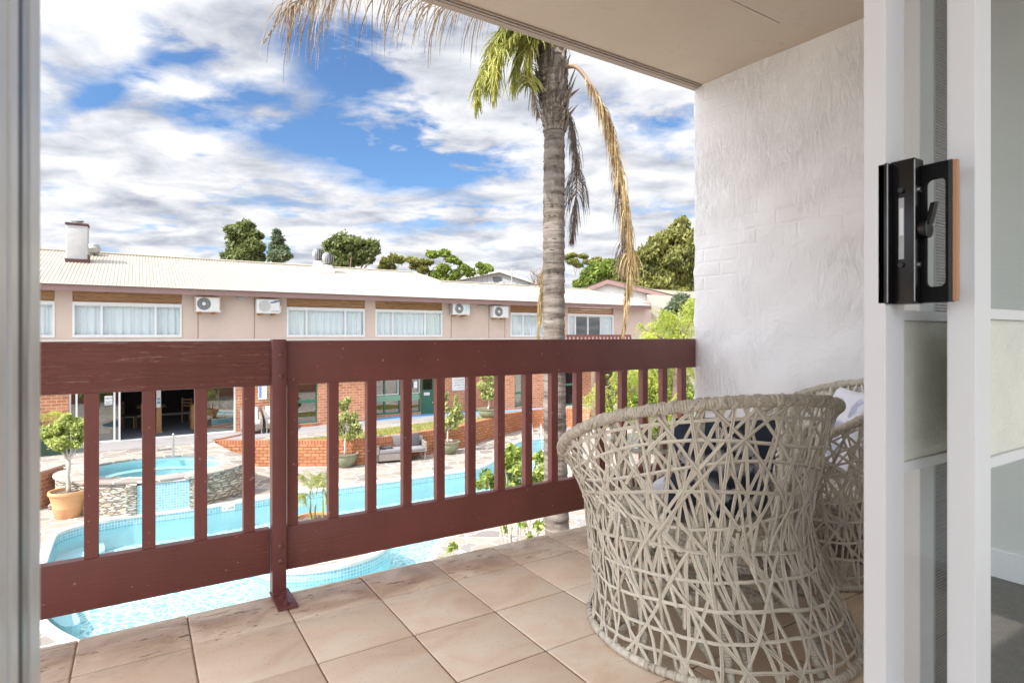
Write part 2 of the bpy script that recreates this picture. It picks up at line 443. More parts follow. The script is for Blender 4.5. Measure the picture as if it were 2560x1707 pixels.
def m_pebble_caustic():
    t = NT('pebble_caustic_pool_floor')
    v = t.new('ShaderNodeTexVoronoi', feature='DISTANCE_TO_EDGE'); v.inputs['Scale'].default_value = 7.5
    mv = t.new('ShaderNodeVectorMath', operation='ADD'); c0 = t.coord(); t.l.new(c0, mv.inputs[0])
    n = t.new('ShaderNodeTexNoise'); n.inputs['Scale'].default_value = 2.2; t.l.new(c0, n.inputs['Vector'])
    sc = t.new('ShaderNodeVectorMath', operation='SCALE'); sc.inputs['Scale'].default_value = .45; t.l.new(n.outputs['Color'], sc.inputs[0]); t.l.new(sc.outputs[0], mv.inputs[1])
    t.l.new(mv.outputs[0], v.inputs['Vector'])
    cc = t.ramp(v.outputs['Distance'], [(.0, (.80, .88, .87)), (.06, (.46, .62, .64)), (.26, (.24, .42, .47))])  # bright cell edges paint a net of caustic light into the pebble colour
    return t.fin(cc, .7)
PEB_CAUST = m_pebble_caustic()
POOLP = simple('pale_aqua_pool_plaster', (.42, .62, .67), .6, .06, 1.2)
def m_water(name, tint, bs=5, st=.25):
    t = NT(name); t.n.remove(t.b)
    tr = t.new('ShaderNodeBsdfTransparent'); tr.inputs[0].default_value = (*tint, 1)
    gl = t.new('ShaderNodeBsdfGlossy'); gl.inputs['Roughness'].default_value = .03
    n = t.noise(t.coord(scale=(1, 1.6, 1)), bs, 4, .6, .8); nb = t.bump(n, st, .05)
    t.l.new(nb, gl.inputs['Normal'])
    fr = t.new('ShaderNodeFresnel'); fr.inputs[0].default_value = 1.33; t.l.new(nb, fr.inputs['Normal'])
    mx = t.new('ShaderNodeMixShader'); t.l.new(fr.outputs[0], mx.inputs[0]); t.l.new(tr.outputs[0], mx.inputs[1]); t.l.new(gl.outputs[0], mx.inputs[2])
    t.l.new(mx.outputs[0], t.out.inputs[0])
    return t.m
WATER = m_water('pool_water_surface', (.86, .97, .985))
LAWN = foliage('lawn_grass', (.22, .25, .06), (.46, .44, .16), .2, 2.5)
GROUNDM = simple('dry_ground', (.26, .22, .16), .95, .25, .3, .3, 3)
CONC = simple('grey_concrete_path', (.27, .26, .265), .85, .12, 1.5, .1, 20)
BLUEP = simple('blue_painted_path', (.14, .34, .60), .7, .12, 2)
TERRA = simple('terracotta_clay', (.58, .25, .11), .65, .10, 5, .1, 40)
TERRAL = simple('light_terracotta_clay', (.62, .33, .16), .6, .08, 4, .1, 40)
OLIVEP = simple('olive_glazed_pot', (.22, .24, .15), .45, .12, 4)
SOIL = simple('potting_soil', (.16, .12, .09), .95, .3, 30, .6, 40)
BARKP = simple('pale_smooth_bark', (.52, .47, .42), .8, .12, 9, .3, 30)
BARKD = simple('brown_bark', (.17, .12, .085), .9, .2, 6, .5, 20)
BARKG = simple('pale_gum_bark', (.40, .35, .28), .85, .2, 4, .3, 14)
LF_OLIVE = foliage('olive_leaf', (.22, .25, .06), (.60, .62, .26))
LF_TOP = foliage('topiary_leaf', (.20, .27, .05), (.62, .66, .22), .35, 6)
LF_GUM = foliage('gum_leaf', (.06, .085, .03), (.23, .27, .085), .4, .5)
LF_GUM2 = foliage('grey_gum_leaf', (.07, .10, .055), (.22, .27, .15), .4, .5)
LF_ACA = foliage('bright_acacia_leaf', (.09, .14, .02), (.32, .40, .07), .4, .5)
LF_BIG = foliage('olive_gum_leaf', (.09, .105, .025), (.34, .34, .09), .4, .35)
LF_PEP = foliage('feathery_yellow_green_leaf', (.25, .34, .03), (.62, .66, .15), .45, 1.2)
LF_SHR = foliage('glossy_shrub_leaf', (.13, .22, .03), (.42, .50, .12), .35, 4)
LF_PALM = foliage('green_palm_leaflet', (.19, .22, .04), (.58, .57, .17), .45, 2)
LF_DEAD = foliage('dead_palm_leaflet', (.19, .13, .08), (.38, .30, .21), .3, 3)
LF_GOLD = foliage('golden_dead_leaflet', (.20, .12, .05), (.58, .44, .22), .3, 2.2)
def m_palmtrunk():
    t = NT('ringed_palm_trunk')
    w = t.noise(t.coord(scale=(1.2, 1.2, 9)), 1.3, 6, .6, .5); n = t.noise(t.coord(scale=(7, 7, 1.4)), 1.8, 5, .6)
    cc = t.ramp(w, [(.34, (.030, .024, .020)), (.47, (.12, .100, .085)), (.64, (.235, .205, .18))])
    cc = t.mix(t.ramp(n, [(.35, .5), (.6, 0.)]), cc, (.20, .16, .125))
    return t.fin(cc, .85, t.bump(t.math('ADD', w, n), .8, .03))
PTRUNK = m_palmtrunk()
def m_boot():
    t = NT('fibrous_palm_boot'); n = t.noise(t.coord(scale=(16, 16, 1.6)), 1.6, 6, .7, .8); b = t.noise(t.coord(), 5, 4)
    cc = t.ramp(n, [(.32, (.035, .027, .02)), (.48, (.17, .135, .105)), (.66, (.40, .36, .32))]); cc = t.mix(t.ramp(b, [(.3, .7), (.5, 0.)]), cc, (.05, .035, .027))
    return t.fin(cc, .9, t.bump(n, 1, .03))
PBOOT = m_boot()
GREYSH = simple('grey_sheet_cladding', (.34, .345, .35), .7, .06, .7)
GREYMET = simple('galvanised_metal', (.42, .43, .43), .42, .1, 5, metal=.6)
STEEL = simple('polished_steel', (.62, .63, .63), .22, .05, 5, metal=.85)
SOFA = simple('taupe_wicker', (.24, .21, .19), .7, .12, 20, .4, 90)
SOFAC = simple('grey_outdoor_cushion', (.22, .21, .215), .85, .08, 5, .1, 50)
WCUSH = simple('white_cushion', (.75, .75, .78), .8, .05, 6)
DCUSH = simple('dark_patterned_cushion', (.07, .07, .08), .8, .4, 30)
NAVY = simple('navy_cushion_cloth', (.035, .05, .085), .85, .15, 8, .15, 300)
PWHT = simple('white_cushion_cloth', (.72, .73, .80), .85, .04, 8, .15, 300)
GLT = glass_mat('table_glass', (.80, .90, .88), .12)
SIGNW = simple('white_sign_face', (.78, .79, .80), .5, .03, 3)
SIGNT = simple('black_sign_ink', (.03, .03, .03), .6, .1, 3)
SIGNB = simple('blue_sign_band', (.07, .20, .55), .5, .05, 3)
TEAL = simple('teal_poster_ink', (.10, .42, .45), .5, .1, 20)
ACW = simple('white_ac_enamel', (.68, .68, .66), .5, .05, 3)
ACG = simple('grey_fan_grille', (.16, .16, .16), .6, .15, 6)
RUST = simple('rust', (.30, .12, .04), .9, .3, 12)
LOGOB = simple('navy_logo_ink', (.02, .03, .20), .5, .05, 3)
CAPST = simple('rose_cap_stone', (.50, .33, .28), .8, .1, 4)
DKGRN = simple('dark_green_box_paint', (.02, .05, .035), .5, .2, 4)

# =================================================================== CAMERA, SUN, SKY
cam = bpy.data.cameras.new('camera'); camo = bpy.data.objects.new('camera', cam); COL.objects.link(camo)
camo.location = (0, 0, CH); camo.rotation_euler = (R(90), 0, -YAW)
cam.sensor_width = 36; cam.lens = 36 * F / 2560; cam.shift_y = -15.5 / 2560
cam.clip_start = .02; cam.clip_end = 3000
cam.dof.use_dof = True; cam.dof.focus_distance = 2.2; cam.dof.aperture_fstop = 9
scene.camera = camo
SUN_EL, SUN_AZ = R(47), R(10)       # light travels towards +X, slightly +Y
trav = Vector((cos(SUN_AZ) * cos(SUN_EL), sin(SUN_AZ) * cos(SUN_EL), -sin(SUN_EL)))
sl = bpy.data.lights.new('sun', 'SUN'); sl.energy = 3.7; sl.angle = R(.5); sl.color = (1, .955, .88)
so = bpy.data.objects.new('sun', sl); COL.objects.link(so); so.rotation_euler = (-trav).to_track_quat('Z', 'Y').to_euler(); so.location = (-20, -5, 30)
W = bpy.data.worlds.new('World'); scene.world = W; W.use_nodes = True
wn, wl = W.node_tree.nodes, W.node_tree.links
bg = wn['Background']
sky = wn.new('ShaderNodeTexSky'); sky.sky_type = 'NISHITA'; sky.sun_disc = False
sky.sun_elevation = SUN_EL
to_sun = -trav; sky.sun_rotation = math.atan2(to_sun.x, to_sun.y)
sky.air_density = 1.0; sky.dust_density = .3; sky.ozone_density = 2.5
def wm(op, a, b=0, c=None):
    m = wn.new('ShaderNodeMath'); m.operation = op
    for k, v in ((0, a), (1, b), (2, c)):
        if v is None: continue
        if isinstance(v, bpy.types.NodeSocket): wl.new(v, m.inputs[k])
        else: m.inputs[k].default_value = v
    return m.outputs[0]
tc = wn.new('ShaderNodeTexCoord'); sx = wn.new('ShaderNodeSeparateXYZ'); wl.new(tc.outputs['Generated'], sx.inputs[0])
den = wm('ADD', wm('MAXIMUM', sx.outputs[2], 0), .13)
# a flat cloud deck seen in perspective; axes turned so that the streets of cloud run across the view
qx = wm('DIVIDE', wm('SUBTRACT', wm('MULTIPLY', sx.outputs[0], CD), wm('MULTIPLY', sx.outputs[1], SD)), den)
qy = wm('DIVIDE', wm('ADD', wm('MULTIPLY', sx.outputs[0], SD), wm('MULTIPLY', sx.outputs[1], CD)), den)
cbw = wn.new('ShaderNodeCombineXYZ'); wl.new(wm('MULTIPLY', qx, .85), cbw.inputs[0]); wl.new(wm('MULTIPLY', qy, 1.0), cbw.inputs[1])
def wnoise(vec, sc, det, ro, dist=0, off=(0, 0, 0)):
    mp = wn.new('ShaderNodeMapping'); wl.new(vec, mp.inputs[0]); mp.inputs['Location'].default_value = off
    n = wn.new('ShaderNodeTexNoise'); wl.new(mp.outputs[0], n.inputs['Vector'])
    for k, v in (('Scale', sc), ('Detail', det), ('Roughness', ro), ('Distortion', dist)): n.inputs[k].default_value = v
    return n.outputs['Fac']
n1 = wnoise(cbw.outputs[0], 1.9, 8, .55, .2, (3.1, 1.7, 0))
n2 = wnoise(cbw.outputs[0], 5.2, 8, .58, .25, (1.3, 4.4, 0))
cov = wm('ADD', wm('MULTIPLY', n1, .52), wm('MULTIPLY', n2, .48))
# openings in the deck, each a direction in the sky (a = tan of bearing right of view, e = slope above horizon)
fwd = wm('MAXIMUM', wm('ADD', wm('MULTIPLY', sx.outputs[0], SD), wm('MULTIPLY', sx.outputs[1], CD)), .05)
sa = wm('DIVIDE', wm('SUBTRACT', wm('MULTIPLY', sx.outputs[0], CD), wm('MULTIPLY', sx.outputs[1], SD)), fwd)
se = wm('DIVIDE', sx.outputs[2], fwd)
wob = wm('MULTIPLY', wm('SUBTRACT', n2, .5), .16)
HOLES = [(860, 350, 220, 85, .21, .12), (1060, 425, 190, 60, .22, 0), (760, 120, 150, 80, .13, .4), (260, 235, 170, 40, .15, -.5), (420, 110, 120, 50, .10, .4),
         (560, 270, 240, 45, .08, -.3), (1120, 560, 190, 26, .12, 0), (1620, 310, 90, 40, .12, 0), (640, 625, 110, 18, .10, 0), (900, 180, 130, 90, .16, .3)]
tot = None
for (px, py, rx, ry, am, rot) in HOLES:
    a0, e0 = (px - CX) / F, (HY - py) / F
    da = wm('SUBTRACT', wm('ADD', sa, wob), a0); de = wm('SUBTRACT', wm('ADD', se, wm('MULTIPLY', wob, .6)), e0)
    u = wm('DIVIDE', wm('ADD', wm('MULTIPLY', da, cos(rot)), wm('MULTIPLY', de, -sin(rot))), rx / F)
    v = wm('DIVIDE', wm('ADD', wm('MULTIPLY', da, sin(rot)), wm('MULTIPLY', de, cos(rot))), ry / F)
    d2 = wm('ADD', wm('MULTIPLY', u, u), wm('MULTIPLY', v, v))
    g = wm('MULTIPLY', wm('EXPONENT', wm('MULTIPLY', d2, -1.0)), am)
    tot = g if tot is None else wm('ADD', tot, g)
cov = wm('SUBTRACT', cov, tot)
rmp = wn.new('ShaderNodeValToRGB'); wl.new(cov, rmp.inputs[0])
e = rmp.color_ramp.elements; e[0].position = .325; e[0].color = (0, 0, 0, 1); e[1].position = .465; e[1].color = (1, 1, 1, 1)
n3 = wnoise(cbw.outputs[0], 3.4, 6, .55, .3, (8.3, 2.2, 0))
sh = wn.new('ShaderNodeValToRGB'); wl.new(wm('ADD', wm('MULTIPLY', n3, .75), wm('MULTIPLY', cov, .35)), sh.inputs[0])
e = sh.color_ramp.elements; e[0].position = .40; e[0].color = (.40, .435, .51, 1); e[1].position = .65; e[1].color = (1.0, 1.0, 1.0, 1)
cl = wn.new('ShaderNodeMix'); cl.data_type = 'RGBA'; cl.blend_type = 'MULTIPLY'; cl.inputs[0].default_value = 1
wl.new(sh.outputs[0], cl.inputs[6]); cl.inputs[7].default_value = (CLOUD := 4.5, CLOUD, CLOUD * 1.02, 1)
skm = wn.new('ShaderNodeMix'); skm.data_type = 'RGBA'; skm.blend_type = 'MULTIPLY'; skm.inputs[0].default_value = 1
wl.new(sky.outputs[0], skm.inputs[6]); skm.inputs[7].default_value = (.47, .60, .72, 1)
mxs = wn.new('ShaderNodeMix'); mxs.data_type = 'RGBA'
wl.new(rmp.outputs[0], mxs.inputs[0]); wl.new(skm.outputs[2], mxs.inputs[6]); wl.new(cl.outputs[2], mxs.inputs[7])
# the deck is brightened round the sun to fill the balcony (outside the picture, to the left and behind)
sn = wn.new('ShaderNodeVectorMath'); sn.operation = 'DOT_PRODUCT'; wl.new(tc.outputs['Generated'], sn.inputs[0]); sn.inputs[1].default_value = tuple(-trav)
glow = wm('ADD', 1.0, wm('MULTIPLY', wm('POWER', wm('MAXIMUM', wm('SUBTRACT', sn.outputs['Value'], .1), 0), 1.5), 3.7))
gm = wn.new('ShaderNodeMix'); gm.data_type = 'RGBA'; gm.blend_type = 'MULTIPLY'; gm.inputs[0].default_value = 1
wl.new(mxs.outputs[2], gm.inputs[6]); wl.new(glow, gm.inputs[7])
wl.new(gm.outputs[2], bg.inputs[0]); bg.inputs[1].default_value = .12
scene.view_settings.view_transform = 'Standard'; scene.view_settings.look = 'None'
scene.view_settings.exposure = 1.07; scene.view_settings.gamma = 1
try:
    scene.cycles.max_bounces = 10; scene.cycles.transparent_max_bounces = 24; scene.cycles.diffuse_bounces = 5
except Exception: pass

# =================================================================== THE BALCONY
YR = 2.53                 # inner face of the rails
XW0, XW1 = 3.01, 3.10     # party wall, slightly out of square
ZB = -3.07                # pool terrace level
ZT = -2.30                # upper terrace level
PITCH = .331
# floor: individual tiles on dark grout
mb = MB(); mb.box(-4, .30, -.22, 3.05, 2.50, -.004); mb.box(-4, .30, -.26, 3.05, 2.545, -.221)
fl = mb.build('balcony_floor', [GROUT]); struct(fl)
mb = MB()
for j in range(-1, 7):
    y1 = 2.252 - PITCH * j; y0 = y1 - PITCH
    if j == -1: y0, y1 = 2.252, 2.585
    if y1 < .3: break
    for i in range(-14, 8):
        x0 = .485 + PITCH * (i - 1); x1 = x0 + PITCH; g = .0022
        if x1 > 3.2: continue
        X0, X1, Y0, Y1 = x0 + g, x1 - g, y0 + g, y1 - g
        dz = rng.uniform(-.0012, .0012); n = 10 if j == -1 else 5
        ry = [(0, -.013), (0, -.004), (.03, 0)] if j >= 0 else [(0, -.013), (0, -.004), (.03, 0)]
        # profile across y, rounded arris; the outer row is a bull-nosed edge tile
        prof = [(Y0, -.013), (Y0, -.004), (Y0 + .002, -.0012), (Y0 + .006, 0)]
        if j >= 0: prof += [(Y1 - .006, 0), (Y1 - .002, -.0012), (Y1, -.004), (Y1, -.013)]
        else: prof += [(2.44, 0), (2.49, -.002), (2.53, -.008), (2.556, -.018), (2.572, -.033), (2.578, -.05), (2.575, -.075)]
        vs = []; xs = [(X0, 0, -.004), (X0 + .002, 0, -.0012), (X0 + .006, 0, 0), (X1 - .006, 0, 0), (X1 - .002, 0, -.0012), (X1, 0, -.004)]
        for (y, z) in prof:
            for (x, _, zz) in xs: vs.append((x, y, z + (zz if z > -.012 or j == -1 else 0) + dz))
        m_ = len(xs)
        fs = [(a * m_ + b, a * m_ + b + 1, (a + 1) * m_ + b + 1, (a + 1) * m_ + b) for a in range(len(prof) - 1) for b in range(m_ - 1)]
        mb.add(vs, fs)
o = mb.build('floor_tiles', [TILE], smooth=50); struct(o)
# soffit slab, cut back over the room to let fill light in, with its drip bead along the edge
mb = MB(); mb.box(-4.2, -.55, 2.64, .3, 2.52, 2.95); mb.box(.3, -1.05, 2.64, 3.4, 2.52, 2.95)
ce = mb.build('balcony_ceiling', [CEIL]); struct(ce)
mb = MB(); mb.box(-4.2, 2.521, 2.625, 3.4, 2.56, 2.97); mb.box(-4.2, 2.49, 2.632, 3.4, 2.498, 2.6385); mb.box(-4.2, 2.505, 2.628, 3.4, 2.5205, 2.6385)
o = mb.build('ceiling_edge_bead', [simple('ceiling_edge_paint', (.40, .33, .28), .6, .05)]); struct(o)
mb = MB(); mb.box(-4, 1.787, 2.6382, 2.76, 1.7905, 2.6396); struct(mb.build('ceiling_joint', [simple('ceiling_joint_paint', (.42, .34, .27), .8)]))
# rendered party wall, slightly uneven at the free corner
def wall_grid():
    mb = MB(); ys = np.linspace(2.54, .46, 60); zs = np.linspace(-.02, 2.66, 70); vs = []
    for y in ys:
        t = (2.54 - y) / (2.54 - 1.5)
        for z in zs:
            x = XW0 + t * (XW1 - .02 - XW0)
            q = .004 * sin(z * 7 + y * 3) + .003 * sin(z * 19 + y * 11)
            vs.append((x + q, y, z))
    nz = len(zs)
    fs = [(a * nz + b, a * nz + b + 1, (a + 1) * nz + b + 1, (a + 1) * nz + b) for a in range(len(ys) - 1) for b in range(nz - 1)]
    fs = [tuple(reversed(f)) for f in fs]
    mb.add(vs, fs)
    # outer nose of the wall, ragged arris
    v2 = []; 
    for z in zs:
        q = .004 * sin(z * 7 + 2.54 * 3) + .003 * sin(z * 19 + 2.54 * 11)
        w = .006 * sin(z * 23) + .004 * sin(z * 61 + 1)
        v2 += [(XW0 + q, 2.54, z), (XW0 + .012, 2.556 + w, z), (XW0 + .26, 2.556, z)]
    n = len(zs)
    f2 = []
    for b in range(n - 1):
        for k in range(2): f2.append((b * 3 + k, b * 3 + k + 1, b * 3 + 3 + k + 1, b * 3 + 3 + k))
    f2 = [tuple(reversed(f)) for f in f2]
    mb.add(v2, [tuple(reversed(f)) for f in f2])
    mb.box(XW1 + .05, .46, -.3, XW1 + .17, 2.55, 2.66)
    return mb
pw = wall_grid().build('party_wall', [PLASTER], smooth='all')
tag(pw, 'rough white rendered side wall of the balcony behind the wicker chairs', 'wall')

# railing
rail = thing('balcony_railing', 'maroon painted timber balcony railing with square balusters and a steel post', 'railing', (.48, YR, 0))
def board(x0, x1, z0, z1, mat):
    mb = MB(); nx = 1
    mb.box(x0, YR, z0, x1, YR + .044, z1)
    return mb.build('rail_board', mat, rail, bevel=.004, smooth=30)
for (x0, x1, w) in ((-1.9, .451, True), (.508, 3.004, False)):
    o = board(x0, x1, .846, 1.028, [MARW if w else MAR]); o.name = 'top_rail'
    if w: o['label'] = 'weathered top rail with raised wood grain'
    o = board(x0, x1, .086, .266, [MAR]); o.name = 'bottom_rail'
pxs = [.011 + .1702 * k for k in range(3)] + [-.161 - .17 * k for k in range(11)] + [.518 + .1686 * k for k in range(15)]
for x in sorted(pxs):
    mb = MB(); mb.box(x, YR + .004, .2655, x + .0425, YR + .042, .8465)
    mb.build('baluster', [MARV], rail, bevel=.002)
mb = MB(); mb.box(.4525, YR - .034, -.004, .5065, YR + .024, 1.034)
post = mb.build('post', [MARM], rail, bevel=.003, smooth=30)
for (zz) in (.97, .885, .20, .14):
    b = MB(); c = Vector((.486, YR - .034, zz)); 
    prof = [(0, -.006), (.006, -.0055), (.0105, -.003), (.012, .0)]
    vs = []; seg = 14
    for (r, d) in prof:
        for k in range(seg): q = 2 * pi * k / seg; vs.append((c.x + r * cos(q), c.y + d, c.z + r * sin(q)))
    fs = [(i * seg + k, i * seg + (k + 1) % seg, (i + 1) * seg + (k + 1) % seg, (i + 1) * seg + k) for i in range(3) for k in range(seg)]
    b.add(vs, fs); b.build('bolt', [MARM], post, smooth='all')
mb = MB(); mb.box(.4475, 2.352, .0015, .5215, YR + .01, .0095)
mb.add([(.4525, 2.50, .0096), (.5065, 2.50, .0096), (.5065, YR - .034, .022), (.4525, YR - .034, .022)], [(0, 1, 2, 3)])
mb.tube([(.4525, YR - .036, .012), (.48, YR - .037, .013), (.5065, YR - .036, .012)], .006, 6)
bp = mb.build('base_plate', [MARM], rail, bevel=.001)
for yy in (2.39, 2.455):
    mb = MB(); mb.lathe([(.014, .0095), (.014, .013), (.0085, .0135), (.0085, .019), (.004, .021), (0, .0212)], (.484, yy, 0), 12); mb.build('bolt', [MARM], bp, smooth=30)

# =================================================================== SLIDING DOORS
ZD0, ZD1 = -.005, 2.60
# left jamb: channelled aluminium
lj = thing('door_frame', 'grey white aluminium sliding door jamb at the extreme left, out of focus', 'door frame', (-.06, .40, 0))
yj = lambda px: .052 * (lambda d: d[1] / abs(d[0]))(ray(px))
mb = MB()
mb.box(-.14, .25, ZD0, -.0535, yj(30), ZD1); mb.box(-.14, yj(30), ZD0, -.052, yj(46), ZD1)
mb.box(-.14, yj(72), ZD0, -.051, yj(96), ZD1)
mb.box(-.14, yj(96), ZD0, -.0535, .475, ZD1)
mb.build('jamb', [ALU], lj, bevel=.0008)
mb = MB(); mb.box(-.14, yj(46), ZD0, -.0525, yj(72), ZD1); mb.build('channel', [ALUD], lj)
mb = MB()
mb.box(-.0524, yj(50), 1.32, -.0515, yj(60), 1.60); mb.build('strike_plate', [ALU], lj, bevel=.001)
mb = MB(); mb.box(-.0524, yj(56), .2, -.0518, yj(68), 1.30); mb.build('channel_lip', [ALUG], lj)

def leaf(label, x, y0, y1, w, xr, glass, nm, pz0, pz1):
    t = thing('sliding_door', label, 'sliding door', (x, y0, 0))
    mb = MB(); mb.box(x, y0, ZD0, x + w, y1, ZD1); mb.build('stile', [ALU], t, bevel=.0015)
    mb = MB(); mb.box(xr - w, y0, ZD0, xr, y1, ZD1); mb.build('stile', [ALU], t, bevel=.0015)
    yc = (y0 + y1) / 2
    mb = MB(); mb.box(x + w, y0 + .002, ZD0, xr - w, y1 - .002, .09); mb.build('door_rail', [ALU], t)
    mb = MB(); mb.box(x + w, y0 + .002, 2.52, xr - w, y1 - .002, ZD1); mb.build('door_rail', [ALU], t)
    for (za, zb) in ((.0901, pz0 - .0151), (pz1 + .0151, 2.5199)):
        mb = MB(); mb.box(x + w + .0050, yc - .003, za, xr - w - .0005, yc + .003, zb); mb.build('glass_pane', [glass], t)
    mb = MB(); mb.box(x + w + .0050, yc - .004, pz0, xr - w - .0005, yc + .004, pz1); mb.build('reeded_panel', [PANEL], t)
    mb = MB(); mb.box(x + w + .0002, y0 + .006, .0905, x + w + .0045, y1 - .006, 2.519); mb.build('glazing_seal', [ALUD], t)
    for (za, zb) in ((pz0 - .015, pz0 - .0005), (pz1 + .0005, pz1 + .015)):
        mb = MB(); mb.box(x + w + .0050, yc - .009, za, xr - w - .0005, yc + .009, zb); mb.build('glazing_bar', [ALU], t)
    return t
L1 = leaf('white aluminium sliding door leaf carrying the black lever lock and handle', .86, .4016, .4300, .055, 2.05, GLD1, 'a', .868, 1.071)
L2 = leaf('white aluminium sliding door leaf nearest the room at the right edge, without a handle', .93, .3234, .3560, .051, 2.12, GLD, 'b', .880, 1.072)
sd_ = thing('screen_door', 'insect screen door with grey mesh standing behind the glass leaves', 'screen door', (1.07, .447, 0))
mb = MB(); mb.box(1.071, .447, ZD0, 1.12, .474, ZD1); mb.build('stile', [ALU], sd_, bevel=.002)
mb = MB(); mb.box(1.1205, .452, ZD0, 1.138, .470, ZD1); mb.build('spline_channel', [ALUG], sd_)
mb = MB(); mb.box(2.05, .447, ZD0, 2.10, .474, ZD1); mb.build('stile', [ALU], sd_, bevel=.002)
mb = MB(); mb.box(1.1385, .458, ZD0, 2.05, .4592, ZD1); mb.build('mesh', [MESH], sd_)
# lock and handle, attached to leaf 1
h = MB(); x0 = .8735
z0, z1 = 1.0925, 1.2876
h.box(x0, .3713, z0, x0 + .026, .4012, z1); h.box(x0 - .0135, .3985, z0, x0 - .0001, .4115, z1 - .003)
lk = h.build('lock_case', [BLK], L1, bevel=.0012, smooth=30)
h = MB(); h.box(x0 - .0006, .3840, 1.153, x0 + .001, .3905, 1.236); sl2 = h.build('latch_slot', [ALUG], lk)
h = MB(); h.box(x0 - .0012, .3845, 1.185, x0 - .0007, .3895, 1.222); h.build('latch_hook', [ALU], sl2)
for zz in (1.145, 1.246):
    h = MB(); h.tube([(x0 - .004, .387, zz), (x0 + .001, .387, zz)], .0035, 10); h.build('screw', [BLK], lk, smooth=30)
    h = MB(); h.tube([(x0 + .013, .3690, zz), (x0 + .013, .3715, zz)], .0038, 10); h.build('screw', [CHROME], lk, smooth=30)
h = MB(); h.tube([(x0 + .015, .3600, 1.192), (x0 + .015, .3715, 1.192)], .0125, 18)
h.obox((x0 + .011, .358, 1.197), (.012, 0, .002), (0, .006, 0), (.006, -.004, .030))
h.build('snib_lever', [BLK], lk, bevel=.0008, smooth=30)
h = MB(); h.box(x0 - .0005, .3708, z0 + .003, x0 + .0005, .3718, z1 - .003); h.build('edge_highlight', [ALUG], lk)  # pale strips stand in for light caught along the case edges
h = MB(); h.box(x0 - .0139, .3981, z0 + .002, x0 - .0130, .3992, z1 - .005); h.build('edge_highlight', [ALUG], lk)
# D pull: two arms, inner spine and a timber grip, rounded inner corners
def dring():
    mb = MB(); ya, yb = .3709, .3430      # from case to grip
    xa, xb = x0 + .0170, x0 + .0240
    za, zb = z0 + .001, z1 - .009
    rr = .007; iy0, iy1, iz0, iz1 = .3425, .3655, za + .021, zb - .021
    out = [(yb - .004, za), (ya, za), (ya, zb), (yb - .004, zb)]
    inner = []
    for (cy, cz, a0) in ((iy0 + rr, iz0 + rr, 180), (iy1 - rr, iz0 + rr, 270), (iy1 - rr, iz1 - rr, 0), (iy0 + rr, iz1 - rr, 90)):
        for k in range(5): a = R(a0 + k * 22.5); inner.append((cy + rr * cos(a), cz + rr * sin(a)))
    n = len(inner); vs = []
    for x in (xa, xb):
        vs += [(x, y, z) for (y, z) in out] + [(x, y, z) for (y, z) in inner]
    N = 4 + n; fs = []
    for s_ in (0, 1):
        b = s_ * N
        for c in range(4):
            seg_ = [4 + c * 5 + k for k in range(5)]
            for k in range(4): fs.append((b + c, b + seg_[k], b + seg_[k + 1]) if s_ else (b + c, b + seg_[k + 1], b + seg_[k]))
            nx = (c + 1) % 4
            q = (b + c, b + 4 + c * 5 + 4, b + 4 + nx * 5, b + nx)
            fs.append(q if s_ else tuple(reversed(q)))
    for c in range(4): nx = (c + 1) % 4; fs.append((c, nx, N + nx, N + c))
    for k in range(n): k2 = (k + 1) % n; fs.append((4 + k2, 4 + k, N + 4 + k, N + 4 + k2))
    mb.add(vs, fs); return mb
# outer corners must match order of inner arcs (bottom-near, bottom-far, top-far, top-near)
hd = dring().build('handle_pull', [BLKP], L1)
h = MB(); h.box(x0 + .0155, .3345, z0 + .001, x0 + .0255, .3388, z1 - .009); h.build('handle_spine', [BLK], hd, bevel=.0006)
h = MB(); h.box(x0 + .0162, .3292, z0 + .002, x0 + .0248, .3344, z1 - .010); h.build('timber_grip', [OAK], hd, bevel=.001)

# =================================================================== THE ROOM behind the doors (seen only in the glass)
mb = MB(); mb.box(-4, -3.4, -.10, 3.3, .299, -.004); struct(mb.build('room_floor', [CARPET]))
mb = MB(); mb.box(3.16, -3.4, -.003, 3.3, .30, 2.639); w = mb.build('room_wall', [ROOMW]); tag(w, 'pale grey green room wall with white skirting, mirrored in the door glass', 'wall')
mb = MB(); mb.box(3.145, -3.4, -.002, 3.1595, .30, .12); mb.build('skirting_board', [WHITE], w, bevel=.003)
mb = MB(); mb.box(2.13, .31, -.005, 3.15, .47, 2.639); tag(mb.build('door_wall', [ROOMW]), 'pale wall beside the sliding doors at the right', 'wall')

# =================================================================== OUR OWN BUILDING BELOW
mb = MB(); mb.box(-14, 0.2, ZB + .001, 14, .5, -.262); tag(mb.build('building_base', [brick_mat('our_brick', (.42, .15, .08), (.5, .2, .1), (.6, .5, .4))]), 'brick lower storey under the balcony', 'building')

# =================================================================== WICKER CHAIRS
def smooth01(t): t = max(0, min(1, t)); return t * t * (3 - 2 * t)
def dang(a, b): return abs((a - b + pi) % (2 * pi) - pi)
def zrim(p):
    D = math.degrees(dang(p, -pi / 2))
    z = .725 + .135 * cos(R(D)) * (1 if D < 90 else 1.15)
    if D > 50: z -= .068 * smooth01((D - 50) / 75)
    if D > 118: z = z + (.445 - z) * smooth01((D - 118) / 42)
    return z
def off(z):
    a = smooth01(z / .42); return (-.083 * a, .023 * a + .013 * smooth01((z - .42) / .35))
def surf(p, z, dr=0):
    zr = zrim(p)
    if z < .42: r = .392 + .075 * ((.42 - z) / .42) ** 1.7
    else: r = .392 + .088 * ((z - .42) / max(.05, zr - .42)) ** 1.25 if zr > .43 else .392
    r += dr; ox, oy = off(z)
    return Vector((ox + r * cos(p), oy + r * sin(p), z))
